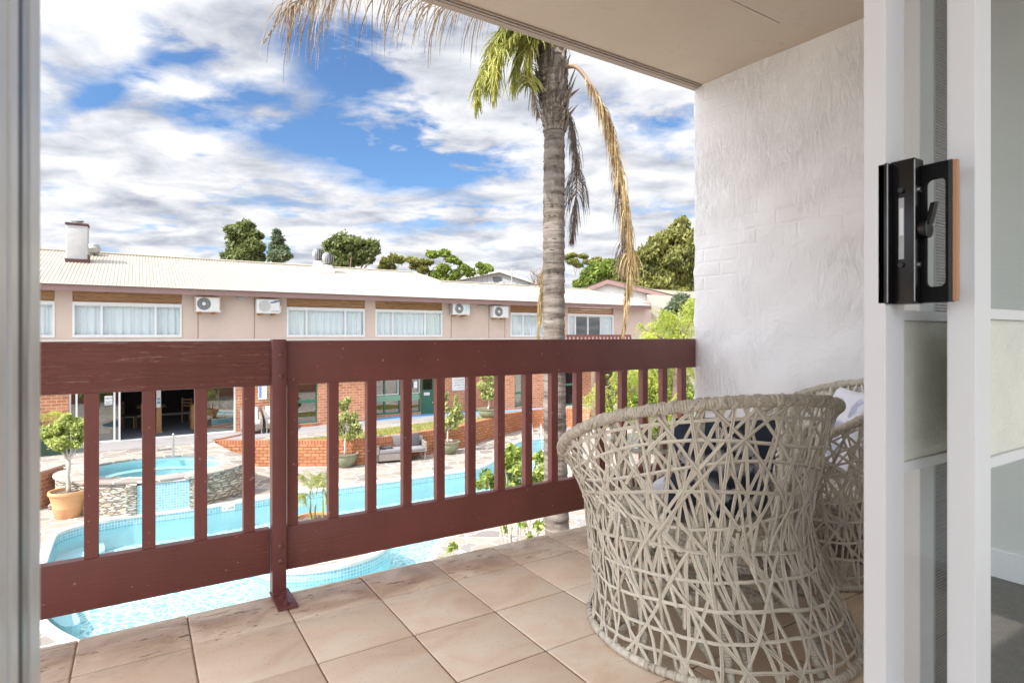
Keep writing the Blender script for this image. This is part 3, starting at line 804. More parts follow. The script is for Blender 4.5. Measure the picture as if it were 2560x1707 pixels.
CS = [(-1, .10), (-.66, 1.0), (-.34, .45), (0, 1.0), (.34, .45), (.66, 1.0), (1, .10)]
def strand(mb, pts, w=.0057, th=.0016):
    n = len(pts); P = pts; vs = []
    for i in range(n):
        T = (P[min(i + 1, n - 1)][0] - P[max(i - 1, 0)][0]).normalized()
        N = P[i][1]; B = T.cross(N).normalized(); N = B.cross(T)
        if N.dot(P[i][1]) < 0: N = -N
        for (a, b) in CS: vs.append(P[i][0] + B * a * w + N * b * th)
        vs.append(P[i][0] + B * .8 * w - N * th * .5); vs.append(P[i][0] - B * .8 * w - N * th * .5)
    m_ = len(CS) + 2
    mb.add(vs, [(i * m_ + k, i * m_ + (k + 1) % m_, (i + 1) * m_ + (k + 1) % m_, (i + 1) * m_ + k) for i in range(n - 1) for k in range(m_)])
def path(pz, lay, amp=.0028):
    """list of (phi,z) -> points on the shell with outward normal, weaving in and out"""
    out = []; ph = rng.uniform(0, 6.28); fr = rng.uniform(1.2, 2.2)
    for i, (p, z) in enumerate(pz):
        z = max(.012, min(z, zrim(p) - .004))
        dr = lay + amp * sin(ph + i * fr)
        c = surf(p, z, dr); e1 = surf(p + .01, z, dr) - c; e2 = surf(p, z + .005, dr) - c
        n = e1.cross(e2)
        if n.length < 1e-9: n = Vector((cos(p), sin(p), 0))
        out.append((c, n.normalized()))
    return out
def interp(a, b, n, sag=0, sagp=0):
    return [(a[0] + (b[0] - a[0]) * t + sagp * sin(pi * t), a[1] + (b[1] - a[1]) * t + sag * sin(pi * t)) for t in [i / (n - 1) for i in range(n)]]
def make_chair():
    t = thing('wicker_chair', 'x', 'chair', (0, 0, 0), 'openwork wicker tub chairs on the balcony')
    B = -pi / 2
    # rim: heavy bound tube, open at the front
    pts = []
    for i in range(121):
        p = B + (i / 60 - 1) * R(158); pts.append(surf(p, zrim(p)))
    mb = MB(); mb.wrapped(pts, .0185, .0085, 10)
    for k in range(70):          # loose turns of cane crossing the rim
        p0 = B + rng.uniform(-1, 1) * R(150); dp = rng.choice((-1, 1)) * rng.uniform(.05, .16); q = []
        for i in range(9):
            u = i / 8; p = p0 + dp * u; c = surf(p, zrim(p)); a = -2.3 + 4.2 * u; ro = Vector((cos(p), sin(p), 0))
            n = ro * cos(a) + UP * sin(a); q.append((c + n * .0195, n))
        strand(mb, q, .0055, .002)
    mb.build('rim', [CANEW], t, smooth=50)
    mb = MB()
    ring = [surf(2 * pi * i / 72, .016) for i in range(73)]
    mb.wrapped(ring, .0135, .02, 8)
    for k in range(90):
        p = 2 * pi * k / 90 + rng.uniform(-.02, .02); q = []
        for i in range(7): a = -1.9 + 3.8 * i / 6; c = surf(p + .012 * i / 6, .016); ro = Vector((cos(p), sin(p), 0)); n = ro * cos(a) + UP * sin(a); q.append((c + n * .0145, n))
        strand(mb, q, .0045, .0015)
    mb.build('base_ring', [CANE], t, smooth=50)
    # the open weave
    mb = MB()
    for zc in (.060, .135, .215, .30, .385):                        # hoops
        ph = rng.uniform(0, 6); am = rng.uniform(.004, .009)
        strand(mb, path([(2 * pi * i / 90, zc + am * sin(3 * 2 * pi * i / 90 + ph) + am * .5 * sin(7 * 2 * pi * i / 90)) for i in range(91)], .002), .0056)
    NS = 64
    for k in range(NS):                                             # the skirt: steep strands in leaning pairs
        p = 2 * pi * (k + rng.uniform(-.18, .18)) / NS; sgn = 1 if k % 2 else -1
        strand(mb, path(interp((p - sgn * .05, .012), (p + sgn * rng.uniform(.10, .17), rng.uniform(.40, .52)), 11), rng.uniform(-.001, .004)))
    for k in range(34):                                             # skirt: raking strands
        p = 2 * pi * (k + rng.uniform(-.3, .3)) / 34; sgn = 1 if k % 2 else -1
        strand(mb, path(interp((p, .012), (p + sgn * rng.uniform(.45, .7), rng.choice((.30, .385, .385))), 12), rng.uniform(0, .004)))
    NR = 62
    for k in range(NR):                                             # body: strands hung from the rim, leaning alternately
        p = B + R(-150 + 300 * (k + rng.uniform(-.25, .25)) / NR); sgn = 1 if k % 2 else -1; dp = sgn * rng.uniform(.10, .38)
        strand(mb, path(interp((p, zrim(p) - .002), (p + dp, rng.choice((.215, .30, .30, .385))), 14, 0, rng.uniform(-.03, .03)), rng.uniform(-.002, .003)))
    for k in range(54):                                             # body: raking strands crossing them, star fashion
        s_ = 1 if k % 2 else -1; p = B + R(-150 + 300 * (k + rng.uniform(-.35, .35)) / 54)
        if (p - B) * s_ > R(95): s_ = -s_
        dp = s_ * rng.uniform(.5, 1.0)
        strand(mb, path(interp((p, zrim(p) - .002), (p + dp, rng.choice((.30, .385, .385, .46))), 15, rng.uniform(-.02, .05)), rng.uniform(0, .005)))
    for fr in (.15, .34, .52, .70, .88):                            # wandering level strands, tied off at the arms
        ph, am = rng.uniform(0, 6), rng.uniform(.012, .028)
        strand(mb, path([(B + R(-150 + 300 * i / 70), .42 + (zrim(B + R(-150 + 300 * i / 70)) - .42) * fr + am * sin(ph + i * .21) * (1 if fr < .85 else .3)) for i in range(71)], rng.uniform(0, .004)))
    for k in range(56):                                             # inner crossing layer
        p = B + R(-146 + 292 * (k + rng.uniform(-.4, .4)) / 56); s_ = -1 if k % 2 else 1
        if (p - B) * s_ > R(100): s_ = -s_
        strand(mb, path(interp((p, zrim(p) - .003), (p + s_ * rng.uniform(.2, .75), rng.uniform(.012, .25)), 15, 0, rng.uniform(-.05, .05)), rng.uniform(-.010, -.004)), .0050)
    mb.build('woven_shell', [CANE], t, smooth=40)
    # bound uprights
    for D in (-128, -96, -62, -26, 12, 48, 84, 122):
        p = B + R(D); zt = zrim(p) - .01
        pts = [surf(p, .02 + (zt - .02) * i / 12, -.024) for i in range(13)]
        mb = MB(); mb.wrapped(pts, .0135, .009, 8); mb.build('upright', [CANEW], t, smooth=50)
    # seat: bound hoop, woven deck, under-frame
    sc = surf(0, .37); cx, cy = off(.37)
    hoop = [Vector((cx + .345 * cos(2 * pi * i / 60), cy + .345 * sin(2 * pi * i / 60), .375)) for i in range(61)]
    mb = MB(); mb.wrapped(hoop, .014, .010, 8); mb.build('seat_hoop', [CANEW], t, smooth=50)
    mb = MB()
    for i in range(-16, 17):
        d = i * .0205; hw = math.sqrt(max(0, .34 ** 2 - d * d))
        if hw < .03: continue
        nseg = 26
        a = [(Vector((cx + d, cy - hw + 2 * hw * k / nseg, .385 + (.0028 if (k + i) % 2 else -.0028))), UP) for k in range(nseg + 1)]
        b = [(Vector((cx - hw + 2 * hw * k / nseg, cy + d, .385 + (-.0028 if (k + i) % 2 else .0028))), UP) for k in range(nseg + 1)]
        strand(mb, a, .0065, .0015); strand(mb, b, .0065, .0015)
    mb.build('woven_seat', [CANE], t, smooth=40)
    for k in range(6):
        a = pi / 6 + pi / 3 * k; c = Vector((cx, cy, 0)); bx = off(0)
        pts = []
        for i in range(13):
            u = i / 12; r = .30 + .05 * sin(pi * u) + .10 * u * u
            zz = .365 * (1 - u) + .02 * u
            o_ = off(zz); pts.append(Vector((o_[0] + (r - .02) * cos(a + .5 * u), o_[1] + (r - .02) * sin(a + .5 * u), zz)))
        mb = MB(); mb.wrapped(pts, .0125, .010, 8); mb.build('leg', [CANEW], t, smooth=50)
    for k in range(3):
        a = pi / 3 * k + .2; r = .425
        pts = [Vector((r * cos(a) * s_, r * sin(a) * s_, .045 + .10 * (1 - s_ * s_))) for s_ in [i / 8 - 1 for i in range(17)]]
        mb = MB(); mb.wrapped(pts, .0115, .010, 8); mb.build('stretcher', [CANEW], t, smooth=50)
    mid = [Vector((off(.2)[0] + .29 * cos(2 * pi * i / 48), off(.2)[1] + .29 * sin(2 * pi * i / 48), .20)) for i in range(49)]
    mb = MB(); mb.wrapped(mid, .0115, .010, 8); mb.build('stretcher_ring', [CANEW], t, smooth=50)
    return t
chair = make_chair()
chair.location = (1.80, 1.42, .0005); chair.rotation_euler = (0, 0, R(-20))
chair['label'] = 'beige openwork wicker tub chair nearest the camera, its back to us'
ch2 = copy_tree(chair); ch2.location = (2.665, 1.63, .0005); ch2.rotation_euler = (0, 0, R(50)); ch2.scale = (.88, .88, .97)
ch2['label'] = 'second beige wicker tub chair, against the white wall and half hidden by the door stile'

def cushion(name, label, c, w, h_, th, yaw, tilt, mats, nfr, seed):
    """plump square cushion with palm fronds printed on both faces (same mesh, second material)"""
    r_ = random.Random(seed); mb = MB(); n = 22
    def P(u, v, s_):
        e = max(0, (1 - abs(u) ** 2.6) * (1 - abs(v) ** 2.6)) ** .42
        k = 1 - .06 * (1 - e)
        pin = 1 + .05 * (abs(u) * abs(v)) ** 3 - .05 * (1 - abs(v) ** 2) * abs(u) ** 3 * 0
        return Vector((u * w / 2 * k * pin, s_ * th / 2 * e * (1 + .06 * sin(5 * u + 3 * v)), v * h_ / 2 * k * pin))
    for s_ in (-1, 1):
        vs = [P(2 * i / n - 1, 2 * j / n - 1, s_) for i in range(n + 1) for j in range(n + 1)]
        fs = [(i * (n + 1) + j, (i + 1) * (n + 1) + j, (i + 1) * (n + 1) + j + 1, i * (n + 1) + j + 1) for i in range(n) for j in range(n)]
        if s_ > 0: fs = [tuple(reversed(f)) for f in fs]
        mb.m = 0; mb.add(vs, fs)
        mb.m = 1
        for q in range(nfr):
            bu, bv, a = r_.uniform(-.8, .8), r_.uniform(-.9, .5), r_.uniform(0, 2 * pi); L = r_.uniform(.5, .9); crv = r_.uniform(-.8, .8)
            pu, pv, aa = bu, bv, a
            for i in range(26):
                pu += L / 26 * cos(aa); pv += L / 26 * sin(aa); aa += crv / 26
                ll = .24 * sin(pi * (i + 3) / 30) + .02
                for sd in (-1, 1):
                    b = aa + sd * .95; tu, tv = pu + ll * cos(b), pv + ll * sin(b); wx, wy = .012 * -sin(b), .012 * cos(b)
                    tri = [(pu - wx, pv - wy), (pu + wx, pv + wy), (tu, tv)]
                    if any(abs(x) > .96 or abs(y) > .96 for x, y in tri): continue
                    V3 = [P(x, y, s_) + Vector((0, s_ * .0018, 0)) for x, y in tri]
                    mb.add(V3, [(0, 1, 2)])
    M4 = Matrix.Translation(Vector(c)) @ Matrix.Rotation(yaw, 4, 'Z') @ Matrix.Rotation(tilt, 4, 'X')
    mb.v = [tuple(M4 @ Vector(v)) for v in mb.v]
    o = mb.build(name, mats, smooth='all'); tag(o, label, 'cushion', 'palm print cushions in the wicker chairs'); return o
cushion('cushion', 'navy cushion printed with white palm fronds, leaning inside the nearest wicker chair', (1.76, 1.37, .575), .42, .40, .15, R(-20), R(14), [NAVY, PWHT], 15, 3)
cushion('cushion', 'white cushion with faint navy palm fronds lying on the seat of the nearest wicker chair', (1.87, 1.53, .475), .40, .36, .13, R(20), R(78), [PWHT, NAVY], 10, 8)
cushion('cushion', 'pale lilac white palm print cushion leaning in the wicker chair by the wall', (2.84, 1.50, .60), .40, .40, .13, R(50), R(16), [PWHT, simple('lilac_print', (.45, .49, .62), .85)], 14, 5)

# side table with glass top between the chairs and the railing
tb = thing('side_table', 'low round wicker side table with a clear glass top between chair and railing', 'table', (2.28, 2.20, 0))
c = Vector((2.28, 2.20, 0))
mb = MB(); mb.lathe([(0, .492), (.24, .492), (.244, .496), (.24, .500), (0, .500)], c, 40); mb.build('glass_top', [GLT], tb, smooth=30)
mb = MB(); mb.wrapped([c + Vector((.20 * cos(2 * pi * i / 40), .20 * sin(2 * pi * i / 40), .478)) for i in range(41)], .012, .01, 8); mb.build('top_hoop', [CANEW], tb, smooth=50)
mb = MB(); mb.wrapped([c + Vector((.17 * cos(2 * pi * i / 40), .17 * sin(2 * pi * i / 40), .015)) for i in range(41)], .012, .01, 8); mb.build('base_hoop', [CANEW], tb, smooth=50)
for k in range(4):
    a = pi / 4 + pi / 2 * k
    mb = MB(); mb.wrapped([c + Vector(((.16 + .05 * (abs(i / 8 - .5) * 2) ** 2 - .04) * cos(a + i * .06), (.16 + .05 * (abs(i / 8 - .5) * 2) ** 2 - .04) * sin(a + i * .06), .02 + .455 * i / 8)) for i in range(9)], .011, .009, 8); mb.build('leg', [CANEW], tb, smooth=50)

# =================================================================== GROUND, TERRACES, POOL
def catmull(pts, n=6, closed=True):
    P = [Vector((p[0], p[1])) for p in pts]; m_ = len(P); out = []
    rngi = range(m_) if closed else range(m_ - 1)
    for i in rngi:
        p0, p1, p2, p3 = (P[(i - 1) % m_], P[i], P[(i + 1) % m_], P[(i + 2) % m_]) if closed else (P[max(i - 1, 0)], P[i], P[i + 1], P[min(i + 2, m_ - 1)])
        for k in range(n):
            t = k / n
            out.append(.5 * ((2 * p1) + (-p0 + p2) * t + (2 * p0 - 5 * p1 + 4 * p2 - p3) * t * t + (-p0 + 3 * p1 - 3 * p2 + p3) * t ** 3))
    if not closed: out.append(P[-1])
    return out
SROT = R(13)
sc0 = att(393, 838, 15.2); sc0.z = 0
E1 = RV * cos(SROT) + DV * sin(SROT); E2v = DV * cos(SROT) - RV * sin(SROT)
def ell(a, b, c=sc0, n=64, a0=0, a1=2 * pi, sh=0):
    return [Vector((c.x + E1.x * a * cos(q) + E2v.x * (b * sin(q) + sh), c.y + E1.y * a * cos(q) + E2v.y * (b * sin(q) + sh))) for q in [a0 + (a1 - a0) * k / n for k in range(n)]]
def front_pt(px, d=0):
    """point of the spa wall's front below bearing px, d further away"""
    best = None
    for p in ell(2.15, 1.80, n=720):
        t = p.x * DV.x + p.y * DV.y; u = (p.x * RV.x + p.y * RV.y) / t
        if abs(u - (px - CX) / F) < .004 and (best is None or t < best[0]): best = (t, p)
    t = best[0] + d; dx, dy = ray(px); return Vector((dx * t, dy * t))
FP0, FP1 = front_pt(335, -.07), front_pt(480, -.07)
pool_px = [(114, 1406), (134, 1349), (151, 1330), (216, 1309.5), (265, 1301), 'A', 'B', (560, 1259), (638, 1247), (745, 1231), (850, 1217), (1000, 1198),
           (1081, 1186), (1157, 1176), (1198, 1169), (1232, 1153), (1260, 1131.5), (1282, 1112), (1303, 1101.5), (1331, 1097.4), (1363, 1094.7), (1402, 1095),
           (1425, 1101), (1410, 1112), (1370, 1121), (1347, 1134), (1340, 1155), (1332, 1185), (1295, 1230), (1220, 1280), (1150, 1315), (1099, 1351), (1075, 1389),
           (1045, 1450), (985, 1530), (880, 1600), (700, 1650), (480, 1660), (300, 1640), (170, 1588.6), (113, 1548), (92, 1500), (96, 1450)]
pool = catmull([FP0 if q == 'A' else FP1 if q == 'B' else atz(q[0], q[1], ZB) for q in pool_px], 4)
def poly_area(P): return sum(P[i].x * P[(i + 1) % len(P)].y - P[(i + 1) % len(P)].x * P[i].y for i in range(len(P))) / 2
if poly_area(pool) < 0: pool.reverse()
def offset(P, d):     # outward for ccw polygons
    n = len(P); out = []
    for i in range(n):
        T = (P[(i + 1) % n] - P[(i - 1) % n]).normalized(); out.append(P[i] + Vector((T.y, -T.x)) * d)
    return out
def fill_loops(loops, z, name, mat, flip=False):
    bm = bmesh.new(); allE = []
    for L in loops:
        vs = [bm.verts.new((p[0], p[1], z)) for p in L]
        for i in range(len(vs)): allE.append(bm.edges.new((vs[i], vs[(i + 1) % len(vs)])))
    bmesh.ops.triangle_fill(bm, use_beauty=True, use_dissolve=False, edges=allE)
    bmesh.ops.recalc_face_normals(bm, faces=bm.faces)
    for f in bm.faces:
        if f.normal.z < 0: f.normal_flip()
    me = bpy.data.meshes.new(name); bm.to_mesh(me); bm.free(); me.materials.append(mat)
    o = bpy.data.objects.new(name, me); COL.objects.link(o); return o
# island planter inside the pool (carries the potted palm)
ic = atz(812, 1372, ZB); isl = [Vector((ic.x + 1.28 * cos(2 * pi * k / 40), ic.y + 1.0 * sin(2 * pi * k / 40))) for k in range(40)]
SAFE = 900
outer = [Vector((-SAFE, -SAFE)), Vector((SAFE, -SAFE)), Vector((SAFE, SAFE)), Vector((-SAFE, SAFE))]
g_in = [Vector((-30, -20)), Vector((45, -20)), Vector((45, 45)), Vector((-30, 45))]
struct(fill_loops([outer, g_in], ZB, 'ground', GROUNDM))
struct(fill_loops([g_in, offset(pool, .13)], ZB, 'pool_terrace', FLAG))
def ring_strip(P, z_top, z_bot, mb, inward=True, uvs=True):
    n = len(P); vs = []; L = [0]
    for i in range(n): L.append(L[-1] + (P[(i + 1) % n] - P[i]).length)
    for p in P: vs.append((p.x, p.y, z_bot)); vs.append((p.x, p.y, z_top))
    fs = []; uv = []
    for i in range(n):
        j = (i + 1) % n; f = (2 * i, 2 * i + 1, 2 * j + 1, 2 * j); u = [(L[i], z_bot), (L[i], z_top), (L[i + 1], z_top), (L[i + 1], z_bot)]
        if not inward: f = tuple(reversed(f)); u = list(reversed(u))
        fs.append(f); uv.append(u)
    mb.add(vs, fs, uv)
def coping(P, w, name, z=ZB, mat=COPE, out=1):
    A = offset(P, -.015 * out); B = offset(P, w * out); n = len(P); vs = []
    prof = [(A, z - .045), (A, z + .012), (offset(P, .01 * out), z + .024), (offset(P, (w - .02) * out), z + .022), (B, z + .004), (B, z - .05)]
    for q, zz in prof:
        for p in q: vs.append((p.x, p.y, zz))
    fs = [(a * n + i, a * n + (i + 1) % n, (a + 1) * n + (i + 1) % n, (a + 1) * n + i) for a in range(len(prof) - 1) for i in range(n)]
    if out > 0: pass
    else: fs = [tuple(reversed(f)) for f in fs]
    mb = MB(); mb.add(vs, fs); return struct(mb.build(name, [mat], smooth=40))
coping(pool, .15, 'pool_coping')
DEP = .66; ZWAT = ZB - .17
mb = MB(); ring_strip(pool, ZB - .03, ZWAT - .06, mb); struct(mb.build('pool_tile_band', [MOSA]))
mb = MB(); ring_strip(pool, ZWAT - .06, ZB - DEP, mb); struct(mb.build('pool_wall', [POOLP]))
inn = offset(pool, -.75)
o = fill_loops([pool], ZB - DEP, 'pool_floor', PEB_CAUST); struct(o)
# pebble and caustic main floor, a sheet just above the plaster, well inside the walls
peb_px = [(255, 1420), (300, 1365), (420, 1345), (640, 1312), (850, 1272), (1060, 1235), (1190, 1205), (1210, 1225), (1120, 1290), (1060, 1350), (1000, 1390), (900, 1500), (640, 1560), (420, 1590), (290, 1560), (240, 1500)]
pts = []
for x, y in peb_px: pts.append(atz(x, y, ZB - DEP * .72))
pebc = catmull(pts, 4)
if poly_area(pebc) < 0: pebc.reverse()
# underwater bench along the left end
bench = catmull([atz(x, y, ZB - .7) for x, y in ((118, 1440), (170, 1385), (240, 1368), (262, 1400), (215, 1425), (180, 1470), (175, 1540), (200, 1590), (150, 1600), (110, 1540))], 4)
if poly_area(bench) < 0: bench.reverse()
mb = MB(); mb.prism([tuple(p) for p in bench], ZB - DEP, ZB - .46); struct(mb.build('pool_bench', [POOLP]))
struct(fill_loops([pool], ZWAT, 'pool_water', WATER))
mb = MB(); ring_strip(isl, ZB - .03, ZWAT - .10, mb, False); struct(mb.build('island_tile_band', [MOSA]))
mb = MB(); ring_strip(isl, ZWAT - .10, ZB - DEP, mb, False); struct(mb.build('island_wall', [POOLP]))
coping(isl, .15, 'island_coping', ZB, COPE, -1)
struct(fill_loops([offset(isl, -.13)], ZB + .003, 'island_paving', FLAG))

# spa

spa = thing('spa_pool', 'raised oval spa pool with stacked stone wall and blue tiled spillway', 'spa pool', (sc0.x, sc0.y, ZB))
ZS = -2.30
EO = ell(2.15, 1.80); EI = ell(1.60, 1.28, sh=-.06)
if poly_area(EO) < 0: EO.reverse(); EI.reverse()
mb = MB(); n = len(EO); vs = []; nz_ = 14
rs = random.Random(4)
for k in range(nz_ + 1):
    z = ZB + .002 + (ZS - .05 - ZB) * k / nz_
    for p in offset(EO, 0):
        j = rs.uniform(-.012, .012); d = (p - Vector((sc0.x, sc0.y))).normalized(); vs.append((p.x + d.x * j, p.y + d.y * j, z))
fs = [(a * n + i, a * n + (i + 1) % n, (a + 1) * n + (i + 1) % n, (a + 1) * n + i) for a in range(nz_) for i in range(n)]
mb.add(vs, fs); mb.build('stone_wall', [STACK], spa)
mb = MB(); vs = []; C = offset(EO, .05); D_ = offset(EI, -.04)
prof = [(offset(EO, .03), ZS - .055), (C, ZS - .045), (C, ZS - .006), (offset(EO, .03), ZS + .006), (offset(EI, .04), ZS + .008), (D_, ZS - .004), (D_, ZS - .05), (offset(EI, .0), ZS - .055)]
for q, zz in prof:
    for i, p in enumerate(q): vs.append((p.x, p.y, zz + .006 * sin(i * 2.3)))
fs = [(a * n + i, a * n + (i + 1) % n, (a + 1) * n + (i + 1) % n, (a + 1) * n + i) for a in range(len(prof) - 1) for i in range(n)]
mb.add(vs, fs); mb.build('stone_rim', [FLAG], spa, smooth=35)
ZSW = ZS - .13
mb = MB(); ring_strip(EI, ZS - .05, ZSW - .5, mb); mb.build('basin_wall', [POOLP], spa)
mb = MB(); vs = []
E2 = ell(1.18, .92, sh=-.10); E3 = ell(1.0, .76, sh=-.10)
if poly_area(E2) < 0: E2.reverse(); E3.reverse()
lev = [(EI, ZSW - .16), (E2, ZSW - .18), (E2, ZSW - .40), (E3, ZSW - .42)]
for q, zz in lev:
    for p in q: vs.append((p.x, p.y, zz))
fs = [(a * n + i, (a + 1) * n + i, (a + 1) * n + (i + 1) % n, a * n + (i + 1) % n) for a in range(3) for i in range(n)]
fs = [tuple(reversed(f)) for f in fs]
mb.add(vs, fs); mb.build('bench', [POOLP], spa)
for q_, zz_ in ((E2, ZSW - .165), (E3, ZSW - .405)):
    mb = MB(); A_ = offset(q_, .07); mb.add([(p.x, p.y, zz_) for p in q_] + [(p.x, p.y, zz_) for p in A_], [(i, (i + 1) % n, n + (i + 1) % n, n + i) for i in range(n)]); mb.build('bench_edge', [COPE], spa)
mb = MB(); mb.add([(p.x, p.y, ZSW - .62) for p in E2], [tuple(range(n))]); mb.build('basin_floor', [PEB_CAUST], spa)
mb = MB(); mb.add([(p.x, p.y, ZSW) for p in EI], [tuple(range(n))]); mb.build('spa_water', [m_water('spa_water_surface', (.80, .95, .97), 6, .2)], spa)
# tiled spillway
a_ = front_pt(343, -.05).to_3d(); b_ = front_pt(474, -.05).to_3d(); ax = (b_ - a_); ax.z = 0; nrm = Vector((ax.y, -ax.x, 0)).normalized()
if nrm.dot(DV) > 0: nrm = -nrm
a_ = Vector((a_.x, a_.y, 0)); b_ = Vector((b_.x, b_.y, 0))
def ubox(mb, o, ax, ay, z0, z1):
    la, ly = ax.length, ay.length
    P = [o, o + ax, o + ax + ay, o + ay]
    for i in range(4):
        p, q = P[i], P[(i + 1) % 4]; L0 = 0; L1 = (q - p).length
        f = [(p.x, p.y, z0), (q.x, q.y, z0), (q.x, q.y, z1), (p.x, p.y, z1)]
        mb.add(f, [(0, 1, 2, 3)], [[(L0, z0), (L1, z0), (L1, z1), (L0, z1)]])
    mb.add([(p.x, p.y, z1) for p in P], [(0, 1, 2, 3)], [[(0, 0), (la, 0), (la, ly), (0, ly)]])
mb = MB(); ubox(mb, a_, ax, -nrm * .55, ZB - .5, ZS - .10); mb.build('spillway', [MOSA], spa)
ax1 = ax.normalized()
mb = MB(); mb.obox(a_ + ax * .30 + UP * (ZS - .085) + nrm * .012, ax1 * (ax.length * .70), -nrm * .07, UP * .03); mb.build('spill_lip', [COPE], spa, bevel=.008)
# notch blocks each side
mb = MB(); mb.obox(a_ - ax1 * .22 + nrm * .02 + UP * (ZB), ax1 * .215, -nrm * .4, UP * (ZS - .05 - ZB)); mb.build('stone_wall', [STACK], spa, bevel=.01)
mb = MB(); mb.obox(b_ + ax1 * .005 + nrm * .03 + UP * ZB, ax1 * .20, -nrm * .45, UP * (ZS - .05 - ZB)); mb.build('stone_wall', [STACK], spa, bevel=.01)
mb = MB(); mb.obox(b_ - ax1 * .10 + nrm * .07 + UP * (ZS - .045), ax1 * .42, -nrm * .55, UP * .055); mb.build('stone_rim', [FLAG], spa, bevel=.015)

# upper terrace with the sweeping brick retaining wall
wall_px = [(532, 1103), (640, 1103.7), (814, 1103), (909.6, 1100), (1000, 1088.5), (1048.5, 1082), (1081, 1077.5), (1157.5, 1066), (1189, 1057), (1232, 1047), (1261, 1039), (1300.7, 1031), (1330.6, 1027), (1363, 1025), (1420, 1024), (1700, 1030)]
wpts = catmull([atz(x, y, ZT) for x, y in wall_px], 6, closed=False)
back = ell(2.02, 1.72, n=24, a0=R(22), a1=R(165))
p0 = atz(532, 1103, ZT)
tpoly = [Vector((p.x, p.y)) for p in reversed(wpts)] + back + [Vector(atz(185, 1163, ZT)[:2]), Vector(atz(120, 1166, ZT)[:2]), Vector(atz(-500, 1200, ZT)[:2]), Vector((-30, 44)), Vector((44, 44)), Vector((44, wpts[-1].y))]
if poly_area(tpoly) < 0: tpoly.reverse()
mb = MB(); bm = bmesh.new()
o = fill_loops([tpoly], ZT, 'upper_terrace', FLAG); struct(o)
mb = MB(); ring_strip(tpoly, ZT - .001, ZB, mb, False); struct(mb.build('terrace_riser', [STACK]))
def curved_wall(P, th, z0, z1, name, mat, parent=None, label=None):
    n = len(P); mb = MB(); N = []
    for i in range(n):
        T = (P[min(i + 1, n - 1)] - P[max(i - 1, 0)]).normalized(); N.append(Vector((T.y, -T.x)))
    L = [0]
    for i in range(n - 1): L.append(L[-1] + (P[i + 1] - P[i]).length)
    A = [P[i] + N[i] * .02 for i in range(n)]; B = [P[i] - N[i] * th for i in range(n)]
    for Q, s_ in ((A, 1), (B, -1)):
        for i in range(n - 1):
            f = [(Q[i].x, Q[i].y, z0), (Q[i + 1].x, Q[i + 1].y, z0), (Q[i + 1].x, Q[i + 1].y, z1), (Q[i].x, Q[i].y, z1)]; u = [(L[i], z0), (L[i + 1], z0), (L[i + 1], z1), (L[i], z1)]
            if s_ < 0: f.reverse(); u.reverse()
            mb.add(f, [(0, 1, 2, 3)], [u])
    for i in range(n - 1):
        mb.add([(A[i].x, A[i].y, z1), (A[i + 1].x, A[i + 1].y, z1), (B[i + 1].x, B[i + 1].y, z1), (B[i].x, B[i].y, z1)], [(0, 1, 2, 3)], [[(L[i], 0), (L[i + 1], 0), (L[i + 1], .23), (L[i], .23)]])
    for i in (0, n - 1):
        f = [(B[i].x, B[i].y, z0), (A[i].x, A[i].y, z0), (A[i].x, A[i].y, z1), (B[i].x, B[i].y, z1)]
        if i: f.reverse()
        mb.add(f, [(0, 1, 2, 3)], [[(0, z0), (.25, z0), (.25, z1), (0, z1)]])
    return mb.build(name, [mat], parent)
rw = thing('retaining_wall', 'curving orange brick retaining wall with soldier course top behind the pool', 'wall', (wpts[0].x, wpts[0].y, ZB))
curved_wall(wpts, .22, ZB + .001, ZT - .09, 'brickwork', BRKW, rw)
W2 = [p + Vector((0, 0)) for p in wpts]
curved_wall(W2, .235, ZT - .088, ZT + .03, 'coping_course', BRKS, rw)
# return of the wall at its left end
a0, a1 = Vector(atz(532, 1103, ZT)[:2]), Vector(atz(589, 1091, ZT)[:2])
mb = MB(); mb.obox(Vector((a0.x, a0.y, ZB)), Vector((a1.x - a0.x, a1.y - a0.y, 0)), Vector((.2, .1, 0)), UP * (ZT + .06 - ZB)); mb.build('return_wall', [BRK], rw)
# lawn, paths
lawn_px = [(650, 1103), (705, 1102), (790, 1094), (880, 1086), (941, 1074), (1020, 1063), (1081, 1055), (1190, 1047), (1228, 1043)]
lw = [Vector(atz(x, y, ZT)[:2]) for x, y in lawn_px]
near = [p for p in offset(wpts, -.28) if True][:-8]
near = [p for p in near if atz(650, 1100, ZT).x < p.x < lw[-1].x]
lp = lw + list(reversed(near))
if poly_area(lp) < 0: lp.reverse()
lawn = fill_loops([lp], ZT + .006, 'lawn', LAWN); lawn['kind'] = 'structure'
# grass blades on the lawn edge and surface
def blades(n, poly):
    xs = [p.x for p in poly]; ys = [p.y for p in poly]; mb = MB(); k = 0
    def inside(x, y):
        c = False; j = len(poly) - 1
        for i in range(len(poly)):
            if (poly[i].y > y) != (poly[j].y > y) and x < (poly[j].x - poly[i].x) * (y - poly[i].y) / (poly[j].y - poly[i].y) + poly[i].x: c = not c
            j = i
        return c
    while k < n:
        x, y = rng.uniform(min(xs), max(xs)), rng.uniform(min(ys), max(ys))
        if not inside(x, y): continue
        a = rng.uniform(0, pi); h_ = rng.uniform(.03, .075); w = .012
        mb.add([(x - w * cos(a), y - w * sin(a), ZT + .005), (x + w * cos(a), y + w * sin(a), ZT + .005), (x + rng.uniform(-.03, .03), y + rng.uniform(-.03, .03), ZT + h_)], [(0, 1, 2)]); k += 1
    return mb
tag(blades(9000, lp).build('grass', [LAWN]), 'short yellow green lawn grass above the curved brick wall', 'grass', kind='stuff')
YB_ = 22.2
